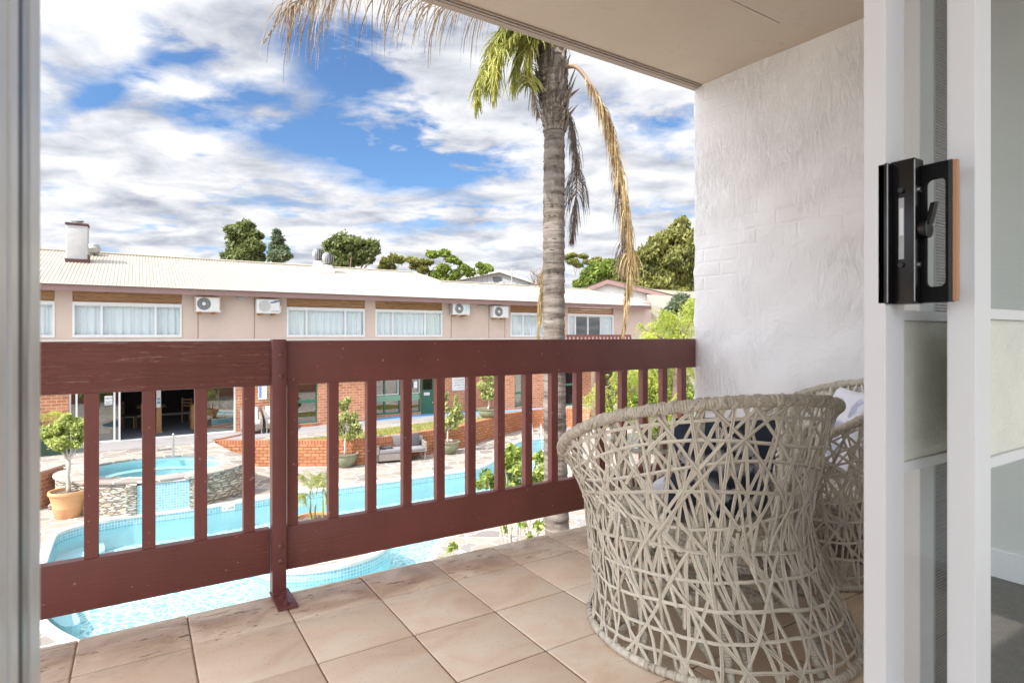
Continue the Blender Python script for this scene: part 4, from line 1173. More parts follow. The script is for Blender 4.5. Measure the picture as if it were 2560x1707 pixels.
mb = MB(); mb.box(-9, 20.6, ZT + .002, 5.9, YB_, ZT + .008); mb.box(5.9, 21.2, ZT + .002, 13.4, 23.2, ZT + .008); struct(mb.build('path', [CONC]))
bl = [atz(872, 1064, ZT), atz(941, 1052, ZT), atz(1085, 1040, ZT), atz(1190, 1034, ZT), atz(1370, 1024, ZT), atz(1370, 1020, ZT), atz(1190, 1028, ZT), atz(1085, 1032.5, ZT), atz(941, 1043, ZT), atz(900, 1050, ZT)]
bp_ = [Vector(p[:2]) for p in bl]
if poly_area(bp_) < 0: bp_.reverse()
struct(fill_loops([bp_], ZT + .013, 'painted_path', BLUEP))
# steps at the left of the spa and the low planter wall
stp = thing('garden_steps', 'rough slate steps going up between the low planter wall and the spa', 'steps')
stp.location = (0, 0, 0)
for k in range(5):
    z1 = ZB + (ZT - ZB) * (k + 1) / 6
    p = atz(120 + 13 * k, 1262 - 20 * k, z1); q = atz(222 - 0 * k, 1252 - 21 * k, z1)
    e = (q - p); e.z = 0
    mb = MB(); mb.obox(Vector((p.x, p.y, z1 - .05)), e, Vector((-e.y, e.x, 0)).normalized() * .75, UP * .05); mb.build('tread', [FLAG], stp, bevel=.012)
    mb = MB(); mb.obox(Vector((p.x, p.y, ZB)) + Vector((-e.y, e.x, 0)).normalized() * .03, e, Vector((-e.y, e.x, 0)).normalized() * .72, UP * (z1 - .052 - ZB)); mb.build('riser', [STACK], stp)
pl = thing('planter_wall', 'low red brick planter wall with flat cap left of the steps', 'wall')
a0, a1 = atz(158, 1160, ZT + .12), atz(112, 1174, ZT + .12); d = Vector((a1.x - a0.x, a1.y - a0.y, 0)) * 1.5; s_ = Vector((-d.y, d.x, 0)).normalized() * -.28
mb = MB(); o_ = Vector((a0.x, a0.y, ZB)); mb.obox(o_, d, s_, UP * (ZT + .06 - ZB)); mb.build('brickwork', [BRK], pl)
dn = d.normalized(); sn = s_.normalized()
mb = MB(); mb.obox(o_ + UP * (ZT + .062 - ZB) - dn * .03 - sn * .03, d + dn * .06, s_ + sn * .06, UP * .06); mb.build('cap', [CAPST], pl, bevel=.01)
# stainless post and drain grate by the spa
q = atz(433, 1140, ZT)
mb = MB(); mb.tube([q, q + UP * .62], .028, 14); mb.sphere(q + UP * .62, .028, 14, 6, (1, 1, .5))
mb.lathe([(.06, 0), (.06, .012), (.03, .014)], q, 16)
tag(mb.build('steel_post', [STEEL], smooth=40), 'short polished steel post standing behind the spa', 'post')
g0, g1 = atz(392, 1127, ZT), atz(428, 1124, ZT); e = g1 - g0
mb = MB(); mb.obox(g0 + UP * .003, e, Vector((-e.y, e.x, 0)).normalized() * .22, UP * .005)
gr = mb.build('drain_grate', [ALUD]); tag(gr, 'slotted drain grate in the paving beside the steel post', 'drain')
mb = MB()
for k in range(9): mb.obox(g0 + e * (k / 9 + .02) + UP * .0085, e * .06, Vector((-e.y, e.x, 0)).normalized() * .22, UP * .006)
mb.build('grate_bars', [GREYMET], gr)
# depth marker tiles set in the tile band
m0, m1 = atz(554.5, 1261.0, ZB), atz(586.5, 1256.2, ZB)
pts2 = [Vector((p.x, p.y)) for p in (m0, m1)]; e = m1 - m0; e.z = 0; nn = Vector((e.y, -e.x, 0)).normalized()
if nn.dot(DV) > 0: nn = -nn
mb = MB(); base = Vector((m0.x, m0.y, ZB - .158)) + nn * .045
mb.obox(base, e, -nn * .03, UP * .145)
dm = mb.build('depth_marker', [SIGNW]); tag(dm, 'white depth tiles reading 1.3m on the far pool edge', 'depth marker')
mb = MB(); mb.text('1.3m', base + UP * .025 + nn * .003 + e * .1, e, UP, .12); mb.build('lettering', [SIGNT], dm)
# pool ladder
lad = thing('pool_ladder', 'pair of polished steel pool handrails at the far end of the pool', 'pool ladder', atz(1345, 1100, ZB))
for px in (1330, 1352):
    a = atz(px, 1104, ZB); b = a + RV * .42 - DV * .5
    pts = [a + DV * .35 + RV * -.05 + UP * 0, a + DV * .33 + UP * .35, a + DV * .22 + UP * .62, a + UP * .72, a - DV * .2 + UP * .62, a - DV * .4 + UP * .30, a - DV * .55 + UP * -.3]
    pts3 = []
    P = [Vector(p) for p in pts]
    for i in range(len(P) - 1):
        p0, p1, p2, p3 = P[max(i - 1, 0)], P[i], P[i + 1], P[min(i + 2, len(P) - 1)]
        for k in range(5): t = k / 5; pts3.append(.5 * ((2 * p1) + (-p0 + p2) * t + (2 * p0 - 5 * p1 + 4 * p2 - p3) * t * t + (-p0 + 3 * p1 - 3 * p2 + p3) * t ** 3))
    pts3.append(P[-1])
    mb = MB(); mb.tube(pts3, .021, 10); mb.build('handrail', [STEEL], lad, smooth=50)

# =================================================================== THE MOTEL WING
def Xf(px, Y=YB_): return aty(px, 838, Y).x
def Zf(px, py, Y=YB_): return aty(px, py, Y).z
bld = thing('motel_wing', 'long two storey motel wing, pink render above red brick, under a cream corrugated roof', 'building', (5, YB_, ZT))
XL, XR = -13.0, Xf(1632, YB_)
YE, YRG, YR2 = 21.75, 27.0, 25.1
zE = 2.575; sl_ = .296
def zroof(y): return zE + sl_ * (y - YE)
def cells(mb, x0, x1, z0, z1, y0, y1, ops):
    xs = sorted({x0, x1, *[v for o in ops for v in o[:2] if x0 < v < x1]}); zs = sorted({z0, z1, *[v for o in ops for v in o[2:] if z0 < v < z1]})
    for i in range(len(xs) - 1):
        run = None
        for j in range(len(zs) - 1):
            cx, cz = (xs[i] + xs[i + 1]) / 2, (zs[j] + zs[j + 1]) / 2
            hole = any(o[0] < cx < o[1] and o[2] < cz < o[3] for o in ops)
            if not hole:
                if run is None: run = zs[j]
                end = zs[j + 1]
            if run is not None and (hole or j == len(zs) - 2): mb.box(xs[i], y0, run, xs[i + 1], y1, end); run = None
ZM0, ZM1 = .72, .93                       # string band between storeys
wins = []                                 # x0,x1,z0,z1, mullions px, kind
for (a, b, ty, by, mul, kind) in ((20, 137, 752, 845, [60], 'c'), (181, 454.5, 756.5, 844, [254, 389], 'c'), (717, 912, 769, 842, [766.7, 863.6], 'c'),
                                  (938.5, 1105.7, 776, 842.5, [982, 1063], 'c'), (1276, 1412, 783, 841, [1308, 1360], 'c'), (1420.5, 1533.5, 788, 837, [1438.5, 1470, 1502], 'o')):
    xa, xb = Xf(a), Xf(b); xm = (a + b) / 2
    wins.append((xa, xb, Zf(xm, by), Zf(xm, ty), [Xf(m_) for m_ in mul], kind))
zwin0 = sum(w[2] for w in wins[1:5]) / 4; zwin1 = sum(w[3] for w in wins[1:5]) / 4
mb = MB(); ZTOP = 2.50
cells(mb, XL, XR, ZM1 + .002, ZTOP, YB_, YB_ + .14, [(w[0], w[1], zwin0, ZTOP - .0) for w in wins])
mb.build('rendered_wall', [PINK], bld)
JS = simple('joint_strip', (.30, .22, .19), .8, .1)
for px in (495, 636, 1128, 1222, 1262): mb = MB(); x = Xf(px); mb.box(x - .014, YB_ - .006, ZM1, x + .014, YB_ - .0005, ZTOP - .1); mb.build('cover_strip', [JS], bld)
mb = MB(); mb.box(XL, YB_ - .05, ZM0, XR, YB_ + .15, ZM1); mb.build('string_band', [CREAM], bld, bevel=.01)
r7 = random.Random(5)
for wi, (xa, xb, _, _, mul, kind) in enumerate(wins):
    z0, z1 = zwin0, zwin1 - .03
    mb = MB()
    nb = 4
    for k in range(nb):
        za = z1 + .04 + (ZTOP - z1 - .04) * k / nb; zb = z1 + .04 + (ZTOP - z1 - .04) * (k + 1) / nb
        mb.box(xa + .01, YB_ + .035 + .004 * (k % 2), za + .006, xb - .01, YB_ + .06, zb - .003)
    mb.build('pine_boarding', [PINE], bld, bevel=.004)
    f = .055
    mb = MB(); mb.box(xa, YB_ - .02, z0, xb, YB_ + .07, z0 + f); mb.box(xa, YB_ - .02, z1 - f, xb, YB_ + .07, z1 + .035); mb.box(xa, YB_ - .02, z0 + f, xa + f, YB_ + .07, z1 - f); mb.box(xb - f, YB_ - .02, z0 + f, xb, YB_ + .07, z1 - f)
    for m_ in mul: mb.box(m_ - .03, YB_ - .012, z0 + f, m_ + .03, YB_ + .06, z1 - f)
    mb.box(xa + f, YB_ + .0, z0 + f, xb - f, YB_ + .05, z0 + f + .03); mb.box(xa + f, YB_ + .0, z1 - f - .03, xb - f, YB_ + .05, z1 - f)
    fr = mb.build('window', [WHITE], bld, bevel=.004)
    mb = MB(); mb.box(xa + f, YB_ + .028, z0 + f + .03, xb - f, YB_ + .033, z1 - f - .03); mb.build('pane', [WGL], fr)
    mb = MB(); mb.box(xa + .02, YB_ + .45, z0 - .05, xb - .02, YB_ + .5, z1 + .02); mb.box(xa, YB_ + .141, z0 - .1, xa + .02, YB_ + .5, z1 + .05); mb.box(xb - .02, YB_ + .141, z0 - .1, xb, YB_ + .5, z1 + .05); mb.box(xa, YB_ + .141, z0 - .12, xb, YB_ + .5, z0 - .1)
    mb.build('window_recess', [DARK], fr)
    spans = [(xa, xb)] if kind == 'c' else [(xa, xa + (xb - xa) * .17), (xb - (xb - xa) * .26, xb)]
    for (ca, cb) in spans:
        mb = MB(); nx = max(16, int((cb - ca) / .022)); vs = []
        ph = r7.uniform(0, 6)
        for i in range(nx + 1):
            x = ca + .03 + (cb - ca - .06) * i / nx
            for j in range(5):
                z = z0 + f + .02 + (z1 - z0 - 2 * f - .04) * j / 4; am = .035 * (1 - .6 * j / 4)
                y = YB_ + .12 + am * sin(x * 26 + ph + .5 * sin(x * 7)) + .012 * sin(x * 61)
                vs.append((x, y, z))
        fs = [(i * 5 + j, (i + 1) * 5 + j, (i + 1) * 5 + j + 1, i * 5 + j + 1) for i in range(nx) for j in range(4)]
        mb.add(vs, fs); mb.build('curtain', [CURT], fr, smooth='all')
# ground storey: brick with openings; right part set back
YC = 22.95
XS1, XS2 = Xf(912), Xf(1243)        # where the front steps back, and comes forward again
zf = lambda py, px: Zf(px, py)
doorL, doorR = Xf(172), Xf(589); zdoor = -.22
g1 = (Xf(690), Xf(794), Zf(770, 1058), -.2)
mb = MB(); cells(mb, XL, XS1, ZT + .001, ZM0 - .002, YB_, YB_ + .24, [(doorL, doorR, ZT, zdoor), g1]); mb.box(XS1 - .24, YB_ + .2405, ZT, XS1, YC + .24, ZM0 - .003); mb.build('brick_wall', [BRK], bld)
g2 = (Xf(925, YC), Xf(1052, YC), ZT + .12, -.2); gd = (Xf(1052.5, YC), Xf(1086, YC), ZT, -.2)
mb = MB(); cells(mb, XS1 + .001, XS2, ZT + .001, ZM0 - .004, YC, YC + .24, [g2, gd]); mb.build('brick_wall', [BRK], bld)
g3 = (Xf(1284), Xf(1305), ZT + .12, -.2); g4 = (Xf(1366), Xf(1440), ZT, -.2)
mb = MB(); cells(mb, XS2, Xf(1500), ZT + .001, ZM0 - .004, YB_ - .1, YB_ + .14, [g3, g4]); mb.box(XS2, YB_ + .141, ZT, XS2 + .24, YC, ZM0 - .004); mb.build('brick_wall', [BRK], bld)
mb = MB(); mb.box(XL, YB_, ZM0 - .25, XL + .2, YRG * 1.0, ZTOP); mb.box(XR - .2, YB_ + .15, ZT, XR, 30, ZTOP); mb.box(XL, 31, ZT, XR, 31.2, ZTOP); mb.box(XL, YB_ + .25, ZM0 - .24, XR, 31, ZM0 - .05); mb.build('rear_structure', [PINK], bld)
# interior of the dining room
mb = MB(); mb.box(XL + .3, YB_ + .02, ZT + .0005, XS1 - .3, 30, ZT + .006); mb.build('dining_room_floor', [GFLOOR], bld)
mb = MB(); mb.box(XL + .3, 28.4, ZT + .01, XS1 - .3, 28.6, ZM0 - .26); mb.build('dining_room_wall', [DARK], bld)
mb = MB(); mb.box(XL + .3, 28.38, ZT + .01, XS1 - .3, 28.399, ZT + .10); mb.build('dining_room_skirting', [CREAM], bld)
def alu_frame(x0, x1, z0, z1, y, w, mat, vert=(), horiz=(), name='shopfront_frame'):
    mb = MB(); mb.box(x0, y, z0, x0 + w, y + .07, z1); mb.box(x1 - w, y, z0, x1, y + .07, z1); mb.box(x0 + w, y, z0, x1 - w, y + .07, z0 + w); mb.box(x0 + w, y, z1 - w, x1 - w, y + .07, z1)
    for v in vert: mb.box(v - w / 2, y - .01, z0 + w, v + w / 2, y + .06, z1 - w)
    for hz in horiz: mb.box(x0 + w, y - .008, hz - w, x1 - w, y + .058, hz + w)
    return mb.build(name, [mat], bld, bevel=.004)
fr = alu_frame(doorL, Xf(301), ZT + .008, zdoor, YB_ + .04, .05, WHITE, [Xf(191), Xf(286)])
mb = MB(); mb.box(doorL + .05, YB_ + .075, ZT + .06, Xf(301) - .05, YB_ + .08, zdoor - .05); mb.build('pane', [WGLD], fr)
fr2 = alu_frame(Xf(487), doorR, ZT + .008, zdoor, YB_ + .04, .05, WHITE)
mb = MB(); mb.box(Xf(487) + .05, YB_ + .075, ZT + .06, doorR - .05, YB_ + .08, zdoor - .05); mb.build('pane', [WGLD], fr2)
mb = MB(); mb.box(doorL, YB_ - .03, ZT + .0085, doorR, YB_ + .20, ZT + .035); mb.build('door_sill', [ALU], bld)
mb = MB(); mb.box(Xf(301), YB_ + .04, zdoor - .06, Xf(487), YB_ + .1, zdoor); mb.build('door_head', [WHITE], bld)
px0 = (261, 281); x0_, x1_ = Xf(261), Xf(281); za, zb = Zf(270, 1014), Zf(270, 990)
mb = MB(); mb.box(x0_, YB_ + .066, za, x1_, YB_ + .0745, zb); nt = mb.build('paper_notice', [SIGNW], fr)
for k, w_ in enumerate((.26, .17, 0, .25, .14, .22, .25, .2)):
    if w_: mb = MB(); zc = zb - .06 - .038 * k; mb.box((x0_ + x1_) / 2 - w_ / 2, YB_ + .0652, zc - .007, (x0_ + x1_) / 2 + w_ / 2, YB_ + .0658, zc + .007); mb.build('text_line', [SIGNT], nt)
# green joinery
f1 = alu_frame(*g1[:2], g1[2], g1[3], YB_ + .03, .05, GREEN, [], [Zf(770, 1003)], 'green_window')
mb = MB(); mb.box(g1[0] + .05, YB_ + .07, g1[2] + .05, g1[1] - .05, YB_ + .075, g1[3] - .05); mb.build('pane', [WGLD], f1)
mb = MB(); mb.box(g1[0] - .02, YB_ - .035, g1[2] - .10, g1[1] + .02, YB_ - .001, g1[2] - .004); mb.build('brick_sill', [simple('sill_brick', (.45, .15, .09), .85, .25, 9)], bld, bevel=.006)
f2 = alu_frame(g2[0], g2[1], g2[2], g2[3], YC + .03, .055, GREEN, [Xf(1000, YC), Xf(962, YC)], [Zf(980, 992, YC)], 'green_shopfront')
mb = MB(); mb.box(g2[0] + .055, YC + .07, g2[2] + .055, g2[1] - .055, YC + .075, g2[3] - .055); mb.build('pane', [WGLD], f2)
mb = MB(); mb.box(g2[0] + .056, YC + .015, Zf(980, 994.5, YC) - .12, g2[1] - .056, YC + .021, Zf(980, 994.5, YC) + .10); mb.build('sage_panel', [SGREEN], f2)
mb = MB(); fr_w = .03
for (a, b) in ((g2[0] + .06, Xf(998, YC) - .03), (Xf(1003, YC) + .02, g2[1] - .06)):
    zq0, zq1 = Zf(980, 990, YC) + .06, -.26
    mb.box(a, YC + .0, zq0, b, YC + .02, zq0 + fr_w); mb.box(a, YC, zq0 + fr_w, a + fr_w, YC + .02, zq1); mb.box(b - fr_w, YC, zq0 + fr_w, b, YC + .02, zq1)
mb.build('white_sash', [WHITE], f2)
mb = MB(); mb.box(Xf(1034, YC), YC - .006, Zf(1038, 970, YC), Xf(1043, YC), YC - .001, Zf(1038, 953, YC)); mb.build('paper_notice', [SIGNW], f2)
mb = MB(); mb.box(gd[0] + .03, YC + .05, ZT + .01, gd[1], YC + .09, -.2); gdoor = mb.build('green_door', [GREEN], bld, bevel=.005)
mb = MB(); mb.box(gd[0] + .12, YC + .044, ZT + .18, gd[1] - .12, YC + .0495, Zf(1068, 990, YC)); mb.build('door_panel', [GREEN], gdoor, bevel=.003)
mb = MB(); mb.box(gd[0] + .10, YC + .043, Zf(1068, 974, YC), gd[1] - .08, YC + .049, -.22); mb.build('door_light', [simple('black_glass', (.01, .012, .01), .08)], gdoor)
mb = MB(); mb.box(Xf(1061, YC), YC + .03, Zf(1068, 988, YC), Xf(1075, YC), YC + .042, Zf(1068, 981, YC)); sg = mb.build('door_sign', [SIGNW], gdoor)
mb = MB(); mb.text('GUEST LAUNDRY', (Xf(1061.6, YC), YC + .0295, Zf(1068, 986, YC)), (1, 0, 0), (0, 0, 1), .045, 0); mb.build('lettering', [SIGNT], sg)
mb = MB(); mb.sphere((gd[1] - .07, YC + .03, Zf(1068, 1007, YC)), .03, 10, 6); mb.build('door_knob', [STEEL], gdoor, smooth='all')
for (g, y) in ((g3, YB_ - .1),):
    f3 = alu_frame(g[0], g[1], g[2], g[3], y + .03, .04, GREEN, [], [Zf(1292, 982)], 'green_window')
    mb = MB(); mb.box(g[0] + .04, y + .07, g[2] + .04, g[1] - .04, y + .075, g[3] - .04); mb.build('pane', [WGLD], f3)
    mb = MB(); mb.box(g[0], y + .30, g[2], g[1], y + .35, g[3]); mb.build('blind', [SGREEN], f3)
f4 = alu_frame(g4[0], g4[1], g4[2] + .01, g4[3], YB_ - .07, .05, GREEN, [Xf(1400)], [Zf(1400, 962)], 'green_window')
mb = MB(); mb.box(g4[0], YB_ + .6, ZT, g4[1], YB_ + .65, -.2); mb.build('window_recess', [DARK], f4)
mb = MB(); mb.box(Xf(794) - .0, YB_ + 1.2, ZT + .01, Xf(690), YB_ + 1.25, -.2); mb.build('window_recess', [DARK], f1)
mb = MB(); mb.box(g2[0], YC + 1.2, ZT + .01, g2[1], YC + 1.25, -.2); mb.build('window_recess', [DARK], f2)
# roof: true corrugations on the front slope, fascia and gutter, ridge cap
XRD = Xf(1033, YRG); XLR = Xf(1101, YR2); XRR = Xf(1474, YR2); XE = Xf(1628, YE)
def ytop(x):
    if x <= XRD: return YRG
    if x <= XLR: return YRG + (YR2 - YRG) * (x - XRD) / (XLR - XRD)
    if x <= XRR: return YR2
    return YR2 + (YE + 1.2 - YR2) * (x - XRR) / (XE - XRR)
mb = MB(); n = int((XE - XL) / .1) * 6; vs = []; rows = 6
for i in range(n + 1):
    x = XL + (XE - XL) * i / n; c_ = .012 * cos(2 * pi * i / 6)
    yt = ytop(x)
    for j in range(rows + 1): y = YE - .04 + (yt - YE + .04) * j / rows; vs.append((x, y, zroof(y) + c_))
fs = [(i * (rows + 1) + j, (i + 1) * (rows + 1) + j, (i + 1) * (rows + 1) + j + 1, i * (rows + 1) + j + 1) for i in range(n) for j in range(rows)]
mb.add(vs, fs)
rf = mb.build('roof', [ROOF], bld, smooth='all')
zr1, zr2 = zroof(YRG), zroof(YR2)
mb = MB(); mb.add([(XL, YRG, zr1), (XRD, YRG, zr1), (XRD, 32, zr1 - 1.5), (XL, 32, zr1 - 1.5)], [(0, 1, 2, 3)])
mb.add([(XLR, YR2, zr2 - .01), (XRR, YR2, zr2 - .01), (XRR + 1, 31, zr2 - 1.6), (XLR, 31, zr2 - 1.6)], [(0, 1, 2, 3)])
mb.add([(XRD, YRG, zr1), (XLR, YR2, zr2), (XLR, 31, zr2 - 1.6), (XRD, 32, zr1 - 1.5)], [(0, 1, 2, 3)])
mb.build('roof_rear_slope', [ROOF], bld)
mb = MB(); mb.tube([(XL, YRG, zr1 + .02), (XRD, YRG, zr1 + .02), (XLR, YR2, zr2 + .02), (XRR, YR2, zr2 + .015)], .05, 8); mb.build('ridge_cap', [ROOF], rf, smooth=50)
mb = MB(); mb.box(XL, YE - .02, zE - .205, XE, YE + .03, zE - .02); mb.box(XE - .04, YE + .031, zE - .18, XE, YE + .9, zE + .2); mb.build('fascia', [FASC], bld, bevel=.006)
mb = MB(); mb.box(XL, YE - .11, zE - .016, XE + .02, YE - .021, zE + .008); mb.build('gutter', [simple('cream_gutter', (.60, .56, .50), .45, .05)], bld, bevel=.01)
mb = MB(); mb.box(XL, YE + .031, zE - .155, XE - .1, YB_ - .002, zE - .135); mb.build('eave_lining', [FASC], bld)
# chimney
CHCAP = simple('dull_brown_maroon_trim', (.085, .036, .034), .7, .15, 6)
ch = MB(); cy = 25.04; cx0, cx1 = Xf(164, cy), Xf(220, cy)
ch.box(cx0, cy, zroof(cy) - .3, cx1, cy + .55, 4.83); chm = ch.build('chimney', [WCHIM], rf, bevel=.03, smooth=60)
mb = MB(); mb.box(cx0 - .02, cy - .02, 4.835, cx1 + .02, cy + .57, 4.91); mb.build('chimney_cap', [CHCAP], chm, bevel=.01)
mb = MB(); mb.lathe([(.12, 0), (.12, .1), (.2, .12), (.16, .17), (0, .2)], ((cx0 + cx1) / 2, cy + .3, 4.88), 16); mb.build('chimney_cowl', [GREYMET], chm, smooth=40)
mb = MB(); mb.box(cx0 - .02, cy - .025, zroof(cy) - .02, cx1 + .03, cy - .001, zroof(cy) + .12); mb.box(cx1 + .001, cy - .02, zroof(cy), cx1 + .03, cy + .56, zroof(cy) + .3); mb.build('chimney_flashing', [CHCAP], chm)
mb = MB(); q = aty(231, 622, 26.6); mb.tube([q - UP * .7, q - UP * .15], .05, 8); mb.lathe([(0, -.2), (.2, -.16), (.27, 0), (.2, .15), (0, .2)], q, 16)
tag(mb.build('roof_dish', [GREYMET], smooth=40), 'round grey vent cowl peeping out behind the white chimney', 'vent')
# string of turbine vents
def vent(x, y, s, label):
    z = zroof(y)
    t = thing('turbine_vent', label, 'roof vent', (x, y, z - .05), 'turbine vents on the motel roof')
    mb = MB(); mb.box(-.28 * s, -.28 * s, -.02, .28 * s, .28 * s, .0); mb.add([(-.24 * s, -.24 * s, 0), (.24 * s, -.24 * s, 0), (.24 * s, .24 * s, 0), (-.24 * s, .24 * s, 0), (-.13 * s, -.13 * s, .34), (.13 * s, -.13 * s, .34), (.13 * s, .13 * s, .34), (-.13 * s, .13 * s, .34)], [(0, 1, 5, 4), (1, 2, 6, 5), (2, 3, 7, 6), (3, 0, 4, 7)])
    mb.build('base', [CREAM], t, local=True, smooth=30)
    mb = MB()
    for k in range(14):
        a = 2 * pi * k / 14; P1 = []
        for i in range(9):
            th = pi * (i / 8) ; rr = .255 * s * sin(th * .9 + .15); zz = .34 + .28 * s * (1 - cos(th)) ; P1.append((rr, zz))
        vs = []
        for (rr, zz) in P1: vs += [(rr * cos(a), rr * sin(a), zz), (rr * .86 * cos(a + .26), rr * .86 * sin(a + .26), zz)]
        mb.add(vs, [(2 * i, 2 * i + 1, 2 * i + 3, 2 * i + 2) for i in range(8)])
    mb.disc((0, 0, .34 + .555 * s), .10 * s, 16); mb.build('turbine', [GREYMET], t, local=True)
    mb = MB(); mb.lathe([(.14 * s, .36), (.17 * s, .6), (.08 * s, .85)], (0, 0, 0), 16); mb.build('core', [ALUD], t, local=True)
    return t
vp = aty(820, 684, 25.98); vent(vp.x, 25.98, 1.0, 'nearer turbine vent with tall cream base on the roof slope')
vp = aty(790, 684, 27.25); vent(vp.x, 26.95, .95, 'turbine vent half hidden behind the ridge, left of its twin')
# air conditioners
def aircon(a, b, ty, by, label, kind):
    x0, x1 = Xf(a, YB_ - .33), Xf(b, YB_ - .33); z0, z1 = Zf((a + b) / 2, by, YB_ - .33), Zf((a + b) / 2, ty, YB_ - .33); y0 = YB_ - .36; y1 = YB_ - .06
    w, h_ = x1 - x0, z1 - z0
    t = thing('air_conditioner', label, 'air conditioner', ((x0 + x1) / 2, YB_ - .1, z0 - .1), 'air conditioners on the motel wall')
    mb = MB(); mb.box(x0, y0, z0, x1, y1, z1); mb.build('casing', [ACW], t, bevel=.02, smooth=40)
    cx = x0 + w * (.34 if kind != 'c' else .36); cz = (z0 + z1) / 2 + .01; r = h_ * .40
    def cring(mb, ra, rb, d0, d1, seg=28):
        vs = []
        for (rr, d) in ((ra, d0), (rb, d1)):
            for k in range(seg): q = 2 * pi * k / seg; vs.append((cx + rr * cos(q), y0 - d, cz + rr * sin(q)))
        mb.add(vs, [(k, (k + 1) % seg, seg + (k + 1) % seg, seg + k) for k in range(seg)])
    mb = MB(); seg = 28; mb.add([(cx + r * cos(2 * pi * k / seg), y0 - .003, cz + r * sin(2 * pi * k / seg)) for k in range(seg)], [tuple(reversed(range(seg)))])
    g = mb.build('fan_opening', [ACG], t)
    mb = MB()
    if kind == 'v':
        for k in range(-6, 7):
            d = k * r / 6.6; hh = math.sqrt(r * r - d * d); mb.box(cx + d - .009, y0 - .014, cz - hh, cx + d + .009, y0 - .005, cz + hh)
    else:
        for rr in (.3, .5, .7, .88): mb.tube([(cx + r * rr * cos(2 * pi * k / 24), y0 - .012, cz + r * rr * sin(2 * pi * k / 24)) for k in range(25)], .005, 4)
        for k in range(8): a_ = pi * k / 4; mb.tube([(cx, y0 - .012, cz), (cx + r * cos(a_), y0 - .012, cz + r * sin(a_))], .005, 4)
    mb.build('fan_guard', [ACW if kind == 'v' else GREYMET], g)
    if kind != 'v':
        mb = MB(); mb.add([(cx + .055 * cos(2 * pi * k / 16), y0 - .02, cz + .055 * sin(2 * pi * k / 16)) for k in range(16)], [tuple(reversed(range(16)))]); mb.build('fan_hub', [ACW], g)
    for fx in (.18, .74):
        mb = MB(); mb.box(x0 + w * fx - .05, y0 - .03, z0 - .055, x0 + w * fx + .05, YB_ - .001, z0 - .002); mb.build('bracket', [RUST], t)
    if kind == 'r':
        mb = MB(); mb.box(x0 + .01, y0 - .004, z1 - .035, x1 - .03, y0 - .0005, z1 - .012); mb.box(x1 - .035, y0 - .004, z0 + .06, x1 - .012, y0 - .0005, z1 - .04); mb.box(x0 + .006, y0 - .004, z0 + .03, x0 + .022, y0 - .0005, z1 - .05); mb.build('rust_patch', [RUST], t)
    if kind == 'v':
        mb = MB(); ex, ez = x0 + w * .80, z1 - h_ * .17
        mb.add([(ex + .16 * cos(2 * pi * k / 24), y0 - .004, ez + .035 * sin(2 * pi * k / 24) + .04 * cos(2 * pi * k / 24)) for k in range(24)], [tuple(reversed(range(24)))]); lg = mb.build('logo', [LOGOB], t)
        mb = MB(); mb.text('SAMSUNG', (ex - .115, y0 - .006, ez - .035), (1, 0, .25), (0, 0, 1), .048, 0); mb.build('lettering', [SIGNW], lg)
        mb = MB(); mb.text('inverter', (x0 + w * .62, y0 - .003, z0 + h_ * .12), (1, 0, 0), (0, 0, 1), .08, 0); mb.build('lettering', [LOGOB], t)
        mb = MB(); mb.box(x1 + .001, y0 + .1, z0 + .05, x1 + .07, y1, z0 + h_ * .55); mb.build('valve_cover', [ACW], t, bevel=.01)
    if kind == 'c':
        mb = MB(); mb.box(x0 + w * .72, y0 - .004, z0 + h_ * .35, x0 + w * .93, y0 - .001, z0 + h_ * .75); mb.build('sticker', [simple('pale_blue_sticker', (.38, .58, .66), .5)], t)
        mb = MB()
        for k in range(8): mb.box(x0 - .035, y0 + .03, z0 + .05 + k * (h_ - .1) / 8, x0 - .004, y1, z0 + .065 + k * (h_ - .1) / 8)
        mb.build('side_fins', [ALUG], t)
    return t
aircon(487.5, 552, 741, 780, 'rust edged white air conditioner left of the badged one', 'r')
aircon(641.5, 699, 748, 783.5, 'clean white air conditioner with navy oval badge and slatted fan grille', 'v')
aircon(1132, 1174, 757.5, 787, 'white air conditioner with pale blue sticker and side fins', 'c')
aircon(1233, 1270.5, 765, 794.5, 'small white air conditioner on rusty brackets beside a grey pipe', 'p')
mb = MB(); p = [aty(1196, 764, YB_ - .1), aty(1212, 764, YB_ - .1), aty(1214, 761, YB_ - .1), aty(1255, 762, YB_ - .1)]
mb.tube(p, .035, 8); tag(mb.build('wall_pipe', [GREYMET], smooth=40), 'short grey pipe on the wall under the eave beside the small air conditioner', 'pipe')
mb = MB(); c_ = aty(600, 744, YB_ - .1); mb.obox(c_ - Vector((.09, .12, .06)), (.18, 0, 0), (0, .14, 0), (0, 0, .10)); mb.tube([c_ + Vector((0, .02, .04)), c_ + Vector((0, .02, .14))], .02, 6)
tag(mb.build('flood_light', [GREYMET], bevel=.01), 'small grey flood light under the eave between two air conditioners', 'light')
